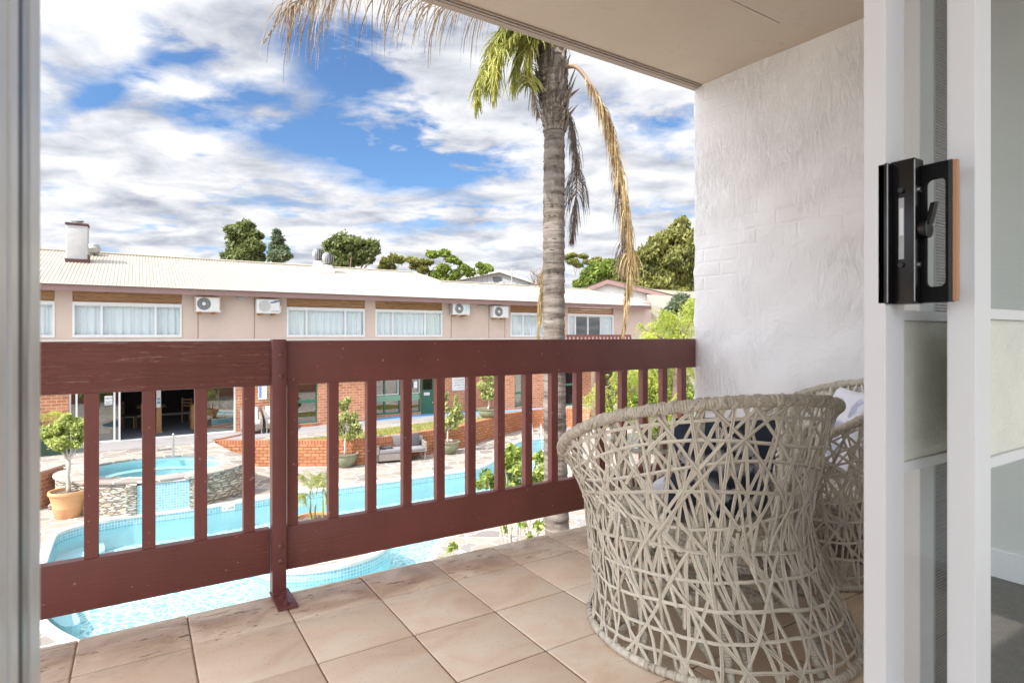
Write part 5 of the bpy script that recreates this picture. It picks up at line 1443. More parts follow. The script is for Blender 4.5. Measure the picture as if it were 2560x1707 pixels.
# little maroon balcony on the far right of the wing
br = thing('far_railing', 'small maroon railing below the open window at the far end of the motel wing', 'railing', (Xf(1420), YB_ - .9, 0))
x0_, x1_ = Xf(1416, YB_ - .9), Xf(1578, YB_ - .9); zt = Zf(1500, 836.5, YB_ - .9)
mb = MB(); mb.box(x0_, YB_ - .9, zt - .10, x1_, YB_ - .86, zt); mb.build('top_rail', [MAR], br)
mb = MB(); mb.box(x0_, YB_ - .9, zt - .95, x1_, YB_ - .86, zt - .85); mb.build('bottom_rail', [MAR], br)
k = 0; x = x0_ + .05
while x < x1_: mb = MB(); mb.box(x, YB_ - .905, zt - .849, x + .1, YB_ - .86, zt - .101); mb.build('baluster', [MAR], br); x += .23
mb = MB(); mb.box(x0_, YB_ - .92, zt - 1.15, x1_, YB_ - .001, zt - 1.0); mb.build('deck', [CREAM], br)

# signs on the brick
def sign(name, a, b, ty, by, Y, label, lines, size, band=False):
    x0, x1 = Xf(a, Y), Xf(b, Y); z0, z1 = Zf((a + b) / 2, by, Y), Zf((a + b) / 2, ty, Y)
    mb = MB(); mb.box(x0, Y - .025, z0, x1, Y - .003, z1); o = mb.build(name, [SIGNW], bevel=.003); tag(o, label, 'sign')
    for (s, fx, fz, sz) in lines: mb = MB(); mb.text(s, (x0 + (x1 - x0) * fx, Y - .027, z0 + (z1 - z0) * fz), (1, 0, 0), (0, 0, 1), sz, 0); mb.build('text_line', [SIGNT], o)
    if band:
        mb = MB(); mb.box(x0 + .02, Y - .0275, z0 + .06, x0 + (x1 - x0) * .35, Y - .0255, z1 - .02); bb = mb.build('blue_band', [SIGNB], o)
        mb = MB()
        for k in range(9): zz = z0 + .1 + k * (z1 - z0 - .15) / 9; mb.box(x0 + .06, Y - .0285, zz, x0 + (x1 - x0) * .35 - .05, Y - .028, zz + .05)
        mb.build('white_squares', [SIGNW], bb)
    return o
sign('pool_rules_sign', 1130, 1170, 925, 975, YC, 'white pool rules sign with four black NO lines on the brick', [
    ('POOL RULES', .18, .80, .13), ('NO DIVING, JUMPING', .12, .62, .075), ('NO RUNNING ALLOWED', .12, .49, .075), ('NO ALCOHOL OR GLASS', .12, .36, .075), ('NO BALLS ALLOWED', .12, .23, .075), ('THE MANAGEMENT', .30, .11, .05)], .1)
sign('resuscitation_sign', 646, 667, 925, 998, YB_, 'white and blue resuscitation chart on the brick beside the wicker chair', [('-' * 9, .42, .7 - .09 * k, .07) for k in range(7)], .1, True)

# =================================================================== FOLIAGE TOOLS
def leaf_cloud(mb, clumps, n, size, aspect=1.8, droop=0.0, shell=.55, up=.25):
    """clumps: (centre, (rx,ry,rz)); leaves are small folded diamonds spread through each clump"""
    vol = [c[1][0] * c[1][1] * c[1][2] for c in clumps]; wts = [v ** .67 for v in vol]; tot = sum(wts)
    for (c, r), w in zip(clumps, wts):
        m_ = max(6, int(n * w / tot)); c = np.array(c[:3]); r = np.array(r)
        d = nr.normal(size=(m_, 3)); d /= np.linalg.norm(d, axis=1)[:, None]
        rad = shell + (1 - shell) * nr.random(m_) ** .6; rad *= 1 + .12 * nr.normal(size=m_)
        lump = 1 + .18 * np.sin(d[:, 0] * 5 + c[0]) * np.sin(d[:, 2] * 6 + c[1])
        pos = c + d * (rad * lump)[:, None] * r
        a = nr.normal(size=(m_, 3)) + np.array([0, 0, -droop * 3]); a /= np.linalg.norm(a, axis=1)[:, None]
        nn = nr.normal(size=(m_, 3)) * .9 + d * .8 + np.array([0, 0, up]); b = np.cross(a, nn); b /= np.linalg.norm(b, axis=1)[:, None]
        s = size * (.6 + .8 * nr.random(m_))[:, None]
        p0 = pos - a * s * aspect * .5; p2 = pos + a * s * aspect * .5; p1 = pos + b * s * .5 - a * s * .1; p3 = pos - b * s * .5 - a * s * .1
        V = np.stack([p0, p1, p2, p3], 1).reshape(-1, 3); k0 = len(mb.v)
        mb.v += [tuple(x) for x in V.tolist()]
        mb.f += [(k0 + 4 * i, k0 + 4 * i + 1, k0 + 4 * i + 2, k0 + 4 * i + 3) for i in range(m_)]; mb.mi += [mb.m] * m_
    return mb
def limb(mb, a, b, r0, r1, bend=.12, seg=7, n=7):
    a, b = Vector(a), Vector(b); L = (b - a).length; pts = []
    o1 = Vector((rng.uniform(-1, 1), rng.uniform(-1, 1), rng.uniform(-.3, .3))) * L * bend
    for i in range(n): t = i / (n - 1); pts.append(a.lerp(b, t) + o1 * sin(pi * t) + Vector((rng.uniform(-1, 1), rng.uniform(-1, 1), 0)) * L * .012)
    mb.tube(pts, [r0 + (r1 - r0) * i / (n - 1) for i in range(n)], seg)
def far_tree(label, base_px, t, clumps, n, size, mat, bark=BARKD, trunk_r=.22, flat=.8, group='trees beyond the motel roof', zb=ZT, fork=None, droop=0, name='tree', shell=.5):
    """clumps in survey terms (bearing px, elevation px, radius px[, squash]) at distance t"""
    base = att(base_px, 838, t); base.z = zb
    root = thing(name, label, 'tree', base, group)
    cs = []
    for c in clumps:
        px, py, r = c[:3]; sq = c[3] if len(c) > 3 else flat; dd = c[4] if len(c) > 4 else rng.uniform(-.6, .6)
        rr = r / F * t; cs.append((att(px, py, t) + DV * dd * rr, (rr, rr * .9, rr * sq)))
    mb = MB(); cen = sum((c[0] for c in cs), Vector((0, 0, 0))) / len(cs)
    fk = fork if fork else .45
    f0 = base.lerp(Vector((cen.x, cen.y, cen.z)), fk)
    limb(mb, base - UP * .1, f0, trunk_r, trunk_r * .7, .04)
    for c, r in cs:
        limb(mb, f0, Vector(c) - UP * r[2] * .2, trunk_r * .42, trunk_r * .1, .10, 6)
        for k in range(3): limb(mb, Vector(c) - UP * r[2] * .3, Vector(c) + Vector((rng.uniform(-.7, .7) * r[0], rng.uniform(-.7, .7) * r[1], rng.uniform(-.1, .6) * r[2])), trunk_r * .12, trunk_r * .04, .1, 4, 4)
    mb.build('trunk', [bark], root, smooth='all')
    # break each clump into sub-clumps for an uneven outline
    sub = []
    for c, r in cs:
        for k in range(7):
            d = Vector((rng.gauss(0, 1), rng.gauss(0, 1), rng.gauss(0, 1))).normalized(); q = rng.uniform(.28, .66)
            sub.append((Vector(c) + Vector((d.x * r[0], d.y * r[1], d.z * r[2])) * rng.uniform(.4, .85), (r[0] * q * rng.uniform(.8, 1.3), r[1] * q, r[2] * q * rng.uniform(.6, 1))))
    mb = MB(); leaf_cloud(mb, [(c, tuple(x * 1.02 for x in r)) for c, r in cs], int(n * 1.3), size * .52, 2.2, droop + .3, .0)
    leaf_cloud(mb, sub, int(n * 1.4), size * .52, 1.9, droop + .25, shell * .55); mb.build('crown', [mat], root)
    return root
far_tree('taller dense gum tree left of its slim neighbour, behind the left of the roof', 612, 44, [(612, 566, 20), (600, 585, 27), (628, 590, 24), (592, 615, 25), (632, 618, 26), (615, 640, 28), (572, 644, 18), (648, 645, 14), (655, 620, 9)], 9000, .26, LF_GUM, BARKG)
far_tree('slim pointed grey green gum tree beside the taller gum', 698, 44, [(690, 580, 10), (692, 598, 15), (684, 615, 12), (702, 620, 15), (692, 640, 20), (716, 640, 16)], 4200, .24, LF_GUM2, BARKG, .14)
far_tree('broad round gum tree rising behind the two turbine vents', 870, 46, [(856, 606, 27), (830, 612, 20), (885, 612, 24), (925, 614, 20), (938, 628, 14), (815, 636, 18), (845, 640, 26), (880, 645, 24), (910, 640, 22), (860, 660, 22), (925, 650, 12)], 9500, .27, LF_GUM, BARKD, .3)
far_tree('thin leafed brownish tree low behind the roof, right of the round gum', 985, 48, [(985, 646, 14), (1000, 650, 12), (965, 655, 13), (958, 670, 13), (978, 668, 12)], 2600, .22, LF_BIG, BARKD, .12)
far_tree('flat topped olive green acacia behind the hip of the roof', 1045, 48, [(1025, 650, 14, .5), (1045, 656, 20, .45), (1068, 656, 16, .4), (1035, 668, 13, .4), (1058, 676, 16, .6), (1085, 684, 14, .6)], 3200, .22, LF_BIG, BARKD, .12, fork=.3)
far_tree('bright green layered acacia with open crown above the roof hip', 1115, 47, [(1082, 636, 17, .6), (1110, 634, 15, .6), (1128, 648, 17, .5), (1143, 656, 12, .5), (1108, 672, 18, .6), (1100, 690, 20, .7), (1138, 688, 16, .7), (1160, 670, 14, .7), (1172, 680, 18, .6), (1120, 700, 18, .7)], 6500, .22, LF_ACA, BARKG, .13, fork=.35)
far_tree('small bright round acacia left of the grey shed gable', 1208, 47, [(1200, 664, 11, .7), (1216, 668, 14, .6), (1225, 674, 9, .6), (1205, 680, 12, .5)], 2000, .2, LF_ACA, BARKD, .1)
far_tree('open umbrella shaped acacia seen just right of the palm trunk', 1450, 50, [(1430, 638, 14, .45), (1458, 640, 13, .4), (1470, 655, 13, .4), (1492, 650, 16, .4), (1432, 655, 15, .5), (1448, 662, 12, .5), (1475, 672, 10, .5), (1415, 645, 10, .5)], 3200, .22, LF_BIG, BARKG, .12, fork=.35)
far_tree('dark rounded evergreen mound beyond the white roof', 1500, 44, [(1478, 690, 26), (1500, 678, 28), (1525, 672, 30), (1550, 665, 26), (1470, 705, 22), (1530, 700, 30), (1445, 712, 14)], 9000, .22, LF_ACA, BARKD, .2)
far_tree('very large olive gum tree beside the white wall, pale limbs showing', 1660, 40, [(1690, 585, 28), (1668, 600, 30), (1712, 600, 30), (1640, 615, 26), (1615, 640, 26), (1585, 650, 26), (1650, 650, 36), (1690, 650, 40), (1725, 640, 34), (1745, 600, 28), (1560, 675, 24), (1610, 685, 32), (1660, 700, 36), (1710, 700, 36), (1750, 680, 30), (1780, 640, 40), (1800, 590, 34), (1600, 720, 34), (1560, 700, 26), (1650, 725, 34), (1640, 670, 34), (1705, 560, 20), (1728, 668, 32), (1736, 715, 30), (1695, 738, 28), (1725, 620, 26)], 46000, .26, LF_BIG, BARKG, .4, droop=.2, shell=.62)
# leafless little tree
b = att(1352, 838, 46); b.z = ZT
t0 = thing('tree', 'bare grey twiggy tree just left of the palm trunk', 'tree', b, 'trees beyond the motel roof')
mb = MB(); top = att(1350, 690, 46); limb(mb, b, top, .16, .09, .03)
for k in range(16):
    e = att(1350 + rng.uniform(-26, 26), rng.uniform(664, 705), 46) + DV * rng.uniform(-1, 1); s_ = b.lerp(top, rng.uniform(.8, 1)); limb(mb, s_, e, .045, .012, .15, 4, 5)
    for q in range(3): limb(mb, s_.lerp(e, .6), e + Vector((rng.uniform(-.6, .6), rng.uniform(-.6, .6), rng.uniform(-.1, .5))), .016, .006, .1, 3, 4)
mb.build('trunk', [BARKD], t0)
# screens of trees low beyond the roofs so that the horizon is closed
mb = MB(); cs = []
for k in range(60):
    px = -500 + k * 62; t = rng.uniform(85, 110); h_ = rng.uniform(2.2, 3.2)
    cs.append((att(px, 838, t) + UP * (h_ - 3.2), (5.5, 4, h_ * 1.15)))
leaf_cloud(mb, cs, 16000, .75, 1.5, 0, .5); tag(mb.build('far_woodland', [LF_GUM]), 'distant dark tree belt along the horizon', 'woodland', kind='stuff')

# near greenery on the right
far_tree('blue green rounded bush rising behind the feathery tree at the white wall', 1706, 24, [(1706, 752, 24), (1690, 765, 22), (1722, 765, 24), (1675, 785, 22), (1735, 780, 30)], 9000, .085, LF_GUM2, BARKD, .1, group='trees beside the white wall')
def weeping(label, base_px, t, clumps, n, name='feathery_tree'):
    base = att(base_px, 838, t); base.z = ZT; root = thing(name, label, 'tree', base, 'trees beside the white wall')
    mb = MB(); cen = att(base_px + 10, 860, t); limb(mb, base, cen, .16, .10, .05)
    mb2 = MB()
    for (px, py, r) in clumps:
        c = att(px, py, t) + DV * rng.uniform(-1, 1); rr = r / F * t
        limb(mb, cen, c, .05, .015, .12, 5)
        for k in range(int(n * r * r / 3000)):
            s_ = c + Vector((rng.gauss(0, .42) * rr, rng.gauss(0, .42) * rr, rng.uniform(-.5, .8) * rr)); L = rng.uniform(.25, .62)
            dirx = Vector((rng.uniform(-1, 1), rng.uniform(-1, 1), 0)).normalized(); m_ = 9
            for i in range(m_):
                u = i / m_; p = s_ + dirx * L * .55 * u + UP * (-L * u * u)
                for sd in (-1, 1):
                    a = (dirx.cross(UP) * sd + Vector((rng.uniform(-.4, .4), rng.uniform(-.4, .4), -.7))).normalized(); w = Vector((rng.uniform(-1, 1), rng.uniform(-1, 1), rng.uniform(-.3, .3))).normalized() * .011
                    l_ = .11 * (1 - .4 * u)
                    mb2.v += [tuple(p - w), tuple(p + w), tuple(p + a * l_)]; k0 = len(mb2.v) - 3; mb2.f.append((k0, k0 + 1, k0 + 2)); mb2.mi.append(0)
    mb.build('trunk', [BARKD], root, smooth='all'); mb2.build('crown', [LF_PEP], root); return root
weeping('feathery yellow green pepper tree beside the white wall, upper crown', 1690, 19.5, [(1715, 775, 34), (1675, 795, 30), (1700, 815, 42), (1650, 830, 36), (1610, 845, 22), (1740, 830, 46), (1690, 870, 48), (1740, 900, 50), (1640, 880, 34), (1600, 815, 12)], 330)
weeping('lower spreading feathery pepper tree filling the gaps between the right hand balusters', 1600, 20.5, [(1540, 950, 30), (1580, 935, 36), (1620, 950, 44), (1670, 945, 46), (1720, 955, 48), (1500, 985, 22), (1560, 1000, 34), (1610, 1010, 44), (1660, 1010, 48), (1720, 1020, 50), (1690, 1060, 40)], 300)
tr2 = weeping('small drooping pepper branch tree by the white awning support, left of the green mass', 1492, 21.0, [(1492, 965, 16), (1480, 1000, 18), (1500, 1020, 16)], 420)
far_tree('dense hedge like green shrub at the foot of the pepper trees', 1660, 20, [(1560, 1040, 34), (1620, 1050, 40), (1680, 1050, 44), (1740, 1050, 48), (1700, 990, 40), (1640, 985, 34), (1590, 1000, 26)], 20000, .075, LF_SHR, BARKD, .08, group='trees beside the white wall', name='shrub')

# =================================================================== THE PALM
pb = att(1398, 838, 8.5); pb.z = ZB
palm = thing('palm_tree', 'tall grey ringed palm with dead brown fronds hanging round a green one', 'palm tree', pb)
cw = att(1386, 330, 8.5)
P = []; rad = []
nP = 260
for i in range(nP + 1):
    u = i / nP; z = ZB + (cw.z - ZB) * u; x = pb.x + (cw.x - pb.x) * u ** 1.3 - .05 * sin(pi * u); y = pb.y + (cw.y - pb.y) * u
    r = .170 - .03 * u + .004 * sin(u * 9); saw = (i % 6) / 6; r += .013 * (1 - saw) + rng.uniform(-.0018, .0018)
    P.append((x, y, z)); rad.append(r)
mb = MB(); mb.tube(P, rad, 28); 
# ragged leaf scars standing off the trunk
for i in range(4, nP - 3, 6):
    for k in range(5):
        a = rng.uniform(0, 2 * pi); c = Vector(P[i]); r = rad[i] + .004; w = rng.uniform(.1, .5)
        q = [c + Vector((r * cos(a + w * s_), r * sin(a + w * s_), rng.uniform(-.006, .004))) for s_ in (0, .5, 1)]
        mb.add([q[0], q[1], q[2], q[2] + UP * .006 + (q[2] - c) * .04, q[1] + UP * rng.uniform(.008, .02) + (q[1] - c) * .09, q[0] + UP * .006 + (q[0] - c) * .04], [(0, 1, 4, 5), (1, 2, 3, 4)])
mb.build('trunk', [PTRUNK], palm, smooth=60)
mb = MB(); cp = []; cr = []
top = att(1378, 60, 8.5)
for i in range(60):
    u = i / 59; c = cw.lerp(top, u); cp.append(c); cr.append(.160 + .05 * sin(pi * min(1, u * 1.1)) + .014 * sin(i * 1.9) + rng.uniform(-.014, .014))
mb.tube(cp, cr, 22)
for k in range(46):     # torn boots and stubs of old leaf stalks
    u = rng.uniform(0, .95); a = rng.uniform(0, 2 * pi); c = cw.lerp(top, u); r = .17 + .05 * sin(pi * u); ro = Vector((cos(a), sin(a), 0)); tn = Vector((-sin(a), cos(a), 0)); w = rng.uniform(.03, .11); L = rng.uniform(.15, .6)
    p = c + ro * r * .92; pts = [p - tn * w - UP * .05, p + tn * w - UP * .05, p + tn * w * .5 + ro * .06 + UP * L * .6, p + ro * rng.uniform(.05, .24) + UP * L, p - tn * w * .5 + ro * .05 + UP * L * .55, p + ro * .035 + UP * L * .3]
    mb.add(pts, [(0, 5, 4), (0, 1, 5), (1, 2, 5), (5, 2, 3), (5, 3, 4), (4, 0, 5)])
for k in range(160):     # loose fibres
    u = rng.uniform(0, 1); a = rng.uniform(0, 2 * pi); c = cw.lerp(top, u); ro = Vector((cos(a), sin(a), 0)); p = c + ro * .19; q = p + ro * rng.uniform(.02, .14) + UP * rng.uniform(-.2, .12); w = Vector((0, 0, .003))
    mb.add([p - w, p + w, q], [(0, 1, 2)])
mb.build('crown_shaft', [PBOOT], palm, smooth=30)
def frond(nm, path, L0, mats, n=130, side=.5, droop=1.0, rr=.022, label=None, taper=(0.1, 1.0), wid=.011, start=.12, spread=.25, kink=0.06, tail=(3.2, .25)):
    """path: (bearing px, elevation px, distance) of the rachis; leaflets hang off both sides"""
    K = [att(*p) for p in path]; pts = []
    for i in range(len(K) - 1):
        p0, p1, p2, p3 = K[max(i - 1, 0)], K[i], K[i + 1], K[min(i + 2, len(K) - 1)]
        for k in range(8): t = k / 8; pts.append(.5 * ((2 * p1) + (-p0 + p2) * t + (2 * p0 - 5 * p1 + 4 * p2 - p3) * t * t + (-p0 + 3 * p1 - 3 * p2 + p3) * t ** 3))
    pts.append(K[-1]); m_ = len(pts)
    fr = thing_part = None
    mb = MB(); mb.tube(pts, [rr * (1 - .85 * i / (m_ - 1)) for i in range(m_)], 7)
    fo = mb.build(nm, [mats[0]], palm, smooth='all')
    if label: fo['label'] = label
    mb = MB()
    for q in range(n):
        u = start + (1 - start) * (q + rng.random()) / n; f = u * (m_ - 1); i = min(int(f), m_ - 2); p = pts[i].lerp(pts[i + 1], f - i); T = (pts[i + 1] - pts[i]).normalized()
        S = T.cross(UP); S = S.normalized() if S.length > .05 else RV.copy()
        for sd in (-1, 1):
            env = min(1, (u - start) * 5 + .35) * max(.03, min(1, (1 - u) * tail[0] + tail[1]))
            L = L0 * env * rng.uniform(.72, 1.12)
            d = (S * sd * side + T * .45 + Vector((rng.gauss(0, 1), rng.gauss(0, 1), rng.gauss(0, .6))) * spread).normalized()
            k_ = 5; c = p.copy(); Q = [c.copy()]
            for s_ in range(k_):
                c = c + d * L / k_; Q.append(c.copy()); d = (d + Vector((0, 0, -droop * .45)) + Vector((rng.gauss(0, 1), rng.gauss(0, 1), 0)) * kink).normalized()
            wv = (d.cross(Vector((rng.gauss(0, 1), rng.gauss(0, 1), rng.gauss(0, .3))))).normalized()
            vs = []
            for s_, c in enumerate(Q): w = wid * (1 - .8 * (s_ / k_) ** 2) * .5; vs += [c - wv * w, c + wv * w]
            mb.add(vs, [(2 * s_, 2 * s_ + 1, 2 * s_ + 3, 2 * s_ + 2) for s_ in range(k_)])
    mb.build('leaflets', [mats[1]], fo)
    return fo
DKD = foliage('dark_dead_leaflet', (.075, .055, .045), (.20, .15, .11), .2, 3)
DR = simple('dead_rachis', (.24, .16, .105), .7, .2, 8)
GRC = simple('green_rachis', (.30, .26, .08), .6, .2, 5)
frond('dead_frond', [(1375, 70, 8.4), (1300, -20, 8.3), (1180, -60, 8.1), (1040, -70, 7.9), (900, -45, 7.7), (790, -15, 7.6), (740, 10, 7.55), (700, 50, 7.5), (657, 108, 7.5)], 1.15, [DR, LF_DEAD], 130, .5, 1.5, .03, 'grey brown dead frond sweeping far to the left along the top', wid=.017, start=.06, spread=.24, tail=(5, -.75))
frond('dead_frond', [(1375, 80, 8.3), (1290, 10, 8.0), (1190, 0, 7.8), (1100, 10, 7.7), (1000, -30, 7.6), (860, -50, 7.5), (770, -30, 7.4)], .95, [DR, LF_DEAD], 80, .4, 1.5, .03, 'second dead frond tangled in the first', wid=.02, spread=.25)
frond('green_frond', [(1380, 110, 8.3), (1330, 60, 8.15), (1275, 70, 8.0), (1235, 120, 7.95), (1205, 190, 7.9), (1190, 265, 7.9)], .66, [GRC, LF_PALM], 150, 1.0, .42, .03, 'fresh yellow green frond arching down to the left', wid=.026, spread=.12, tail=(2.2, .3))
frond('green_frond', [(1380, 100, 8.4), (1340, 62, 8.35), (1290, 62, 8.3), (1250, 100, 8.3), (1222, 160, 8.3), (1215, 230, 8.3)], .66, [GRC, LF_PALM], 140, 1.0, .5, .026, 'middle green frond of the three', wid=.025, spread=.14, tail=(2.2, .3))
frond('green_frond', [(1385, 110, 8.6), (1350, 70, 8.6), (1310, 90, 8.6), (1292, 150, 8.6), (1284, 215, 8.6)], .60, [GRC, LF_PALM], 130, .9, .55, .026, 'second shorter green frond behind', wid=.02, spread=.14)
frond('green_frond', [(1382, 120, 8.25), (1355, 80, 8.2), (1332, 100, 8.15), (1320, 160, 8.15), (1318, 215, 8.15)], .52, [GRC, LF_PALM], 110, .9, .6, .026, 'short green frond hanging just left of the trunk', wid=.024, spread=.14, tail=(2.2, .3))
frond('green_frond', [(1378, 105, 8.0), (1345, 72, 7.9), (1305, 78, 7.8), (1262, 120, 7.75), (1240, 180, 7.75), (1232, 245, 7.75)], .60, [GRC, LF_PALM], 130, 1.0, .5, .026, 'nearest green frond, between the other two', wid=.022, spread=.14, tail=(2.2, .3))
frond('green_frond', [(1380, 115, 8.7), (1360, 85, 8.8), (1338, 100, 8.9), (1330, 160, 8.9), (1335, 240, 8.9), (1345, 285, 8.9)], .42, [GRC, LF_DEAD], 110, .8, .8, .02, 'half dried frond behind the left of the crown', wid=.016, spread=.2)
frond('green_frond', [(1395, 110, 8.6), (1440, 60, 8.8), (1480, 70, 9.0), (1500, 90, 9.1)], .45, [GRC, LF_PALM], 80, .8, .8, .025, 'short green frond disappearing above the ceiling edge', wid=.018, spread=.15)
frond('dead_frond', [(1412, 168, 8.35), (1440, 168, 8.2), (1465, 195, 8.1), (1492, 240, 8.0), (1520, 305, 8.0), (1545, 400, 8.0), (1562, 500, 8.0), (1575, 610, 8.0), (1570, 720, 8.0), (1556, 840, 8.0)], .50, [DR, LF_GOLD], 400, .35, 2.2, .034, 'long golden brown dead frond hanging to the right', wid=.013, start=.22, spread=.12)
frond('dead_frond', [(1510, 280, 8.15), (1535, 370, 8.15), (1548, 470, 8.15), (1560, 590, 8.15), (1556, 680, 8.15)], .46, [DR, DKD], 150, .4, 2.0, .012, wid=.012, start=.1, spread=.14)
frond('dead_frond', [(1405, 250, 8.75), (1428, 310, 8.75), (1440, 400, 8.75), (1440, 500, 8.75), (1428, 600, 8.75)], .50, [DR, DKD], 210, .5, 2.0, .022, 'dark dead frond hugging the right of the trunk', wid=.012, start=.08, spread=.16)
frond('dead_frond', [(1375, 400, 8.95), (1368, 520, 8.95), (1362, 640, 8.95), (1352, 740, 8.95), (1345, 850, 8.95)], .30, [DR, LF_GOLD], 170, .25, 2.4, .014, 'golden dead frond tip hanging behind the left of the trunk', wid=.012, start=.45, spread=.12)

# =================================================================== POTTED TREES
def bowl_pot(parent, c, r, h_, mat, kind='bowl'):
    if kind == 'bowl': prof = [(r * .52, 0), (r * .55, .01), (r * .80, h_ * .35), (r * .95, h_ * .72), (r * .93, h_ * .84), (r * 1.04, h_ * .93), (r * 1.05, h_), (r * .97, h_), (r * .90, h_ * .88)]
    else: prof = [(r * .66, 0), (r * .68, .01), (r * .78, h_ * .36), (r * .80, h_ * .385), (r * .80, h_ * .40), (r * .79, h_ * .42), (r * .92, h_ * .76), (r * .935, h_ * .78), (r * .93, h_ * .80), (r * .945, h_ * .84), (r * 1.02, h_ * .87), (r * 1.04, h_ * .93), (r * 1.02, h_), (r * .93, h_), (r * .90, h_ * .9)]
    mb = MB(); mb.lathe(prof, c, 36); mb.build('pot', [mat], parent, smooth=50)
    mb = MB(); n = 30; vs = [(c.x, c.y, c.z + h_ * .93)]
    for k in range(n): vs.append((c.x + r * .92 * cos(2 * pi * k / n), c.y + r * .92 * sin(2 * pi * k / n), c.z + h_ * .89))
    mb.add(vs, [(0, 1 + k, 1 + (k + 1) % n) for k in range(n)])
    for k in range(160):
        a, q = rng.uniform(0, 2 * pi), r * .88 * math.sqrt(rng.random()); s_ = rng.uniform(.008, .02); p = Vector((c.x + q * cos(a), c.y + q * sin(a), c.z + h_ * .915)); mb.sphere(p, s_, 5, 3)
    mb.build('soil', [SOIL], parent)
def potted(label, px, py, z, r, h_, potmat, kind, crown, n, lsize, lmat, trunk_r, trunk_top_px, bark=BARKP, name='potted_tree', branches=True, group='young potted trees round the pool', lean=0):
    c = atz(px, py, z); t = (c - Vector((0, 0, c.z))).dot(DV)
    root = thing(name, label, 'potted tree', c, group); bowl_pot(root, c, r, h_, potmat, kind)
    cs = [(att(a, b, t) + DV * rng.uniform(-.4, .4) * (q / F * t), (q / F * t, q / F * t, q / F * t * (s_[0] if s_ else 1))) for (a, b, q, *s_) in crown]
    mb = MB(); tt = att(*trunk_top_px, t); limb(mb, c + UP * h_ * .88, tt, trunk_r, trunk_r * .75, .02, 9)
    for cc, r_ in cs:
        limb(mb, tt - UP * .03, Vector(cc), trunk_r * .42, trunk_r * .12, .08, 5)
        for k in range(2): limb(mb, Vector(cc) - UP * r_[2] * .4, Vector(cc) + Vector((rng.uniform(-.7, .7) * r_[0], rng.uniform(-.7, .7) * r_[1], rng.uniform(0, .8) * r_[2])), trunk_r * .14, trunk_r * .05, .1, 4, 4)
    mb.build('trunk', [bark], root, smooth='all')
    mb = MB(); sub = []
    for cc, r_ in cs:
        for k in range(5):
            d = Vector((rng.gauss(0, 1), rng.gauss(0, 1), rng.gauss(0, 1))).normalized(); sub.append((Vector(cc) + Vector((d.x * r_[0], d.y * r_[1], d.z * r_[2])) * .55, tuple(x * .55 for x in r_)))
    leaf_cloud(mb, sub, n, lsize, 1.9, 0, .15); mb.build('crown', [lmat], root)
    return root
potted('sparse young olive tree in an olive green bowl pot, left of the grey sofa', 862, 1166, ZB, .40, .42, OLIVEP, 'bowl', [(868, 1005, 12, 1.6), (852, 1015, 14, 1.3), (862, 1040, 20), (842, 1050, 16), (885, 1040, 12), (875, 1065, 22), (850, 1075, 18), (893, 1062, 13), (872, 1090, 16), (897, 1078, 9)], 2600, .055, LF_OLIVE, .032, (864, 1090))
potted('sparse young olive tree in an olive green bowl pot, right of the grey sofa', 1119, 1133, ZB, .41, .42, OLIVEP, 'bowl', [(1114, 990, 9, 1.6), (1118, 1015, 12, 1.3), (1140, 1000, 9, 1.6), (1146, 1020, 14), (1130, 1035, 18), (1148, 1040, 13), (1120, 1052, 15), (1135, 1062, 16), (1115, 1070, 10)], 2300, .055, LF_OLIVE, .032, (1119, 1076))
potted('fuller young olive tree in a green bowl pot on the lawn above the brick wall', 1221, 1044, ZT + .006, .46, .38, OLIVEP, 'bowl', [(1212, 930, 18), (1226, 945, 20), (1208, 960, 18), (1222, 970, 22), (1213, 988, 16), (1230, 992, 12)], 2600, .06, LF_OLIVE, .04, (1222, 1003))
potted('round headed white trunked topiary in a big light terracotta pot at the left', 171, 1290, ZB, .37, .60, TERRAL, 'clay', [(150, 1075, 26, .8), (188, 1060, 26, .8), (172, 1050, 26, .7), (200, 1082, 20, .8), (128, 1090, 20, .8), (165, 1098, 30, .8), (195, 1108, 18, .7), (142, 1072, 24, .8), (155, 1115, 18, .6), (120, 1075, 18, .8), (185, 1085, 26, .8)], 17000, .036, LF_TOP, .048, (172, 1148), group='young potted trees round the pool')
potted('leafy plant in a terracotta pot near the far brick wall, glimpsed between right hand balusters', 1524, 1062, ZT + .01, .40, .42, TERRA, 'clay', [(1520, 1015, 16), (1510, 995, 14), (1532, 1005, 14), (1520, 980, 12)], 1800, .06, LF_OLIVE, .03, (1521, 1030))
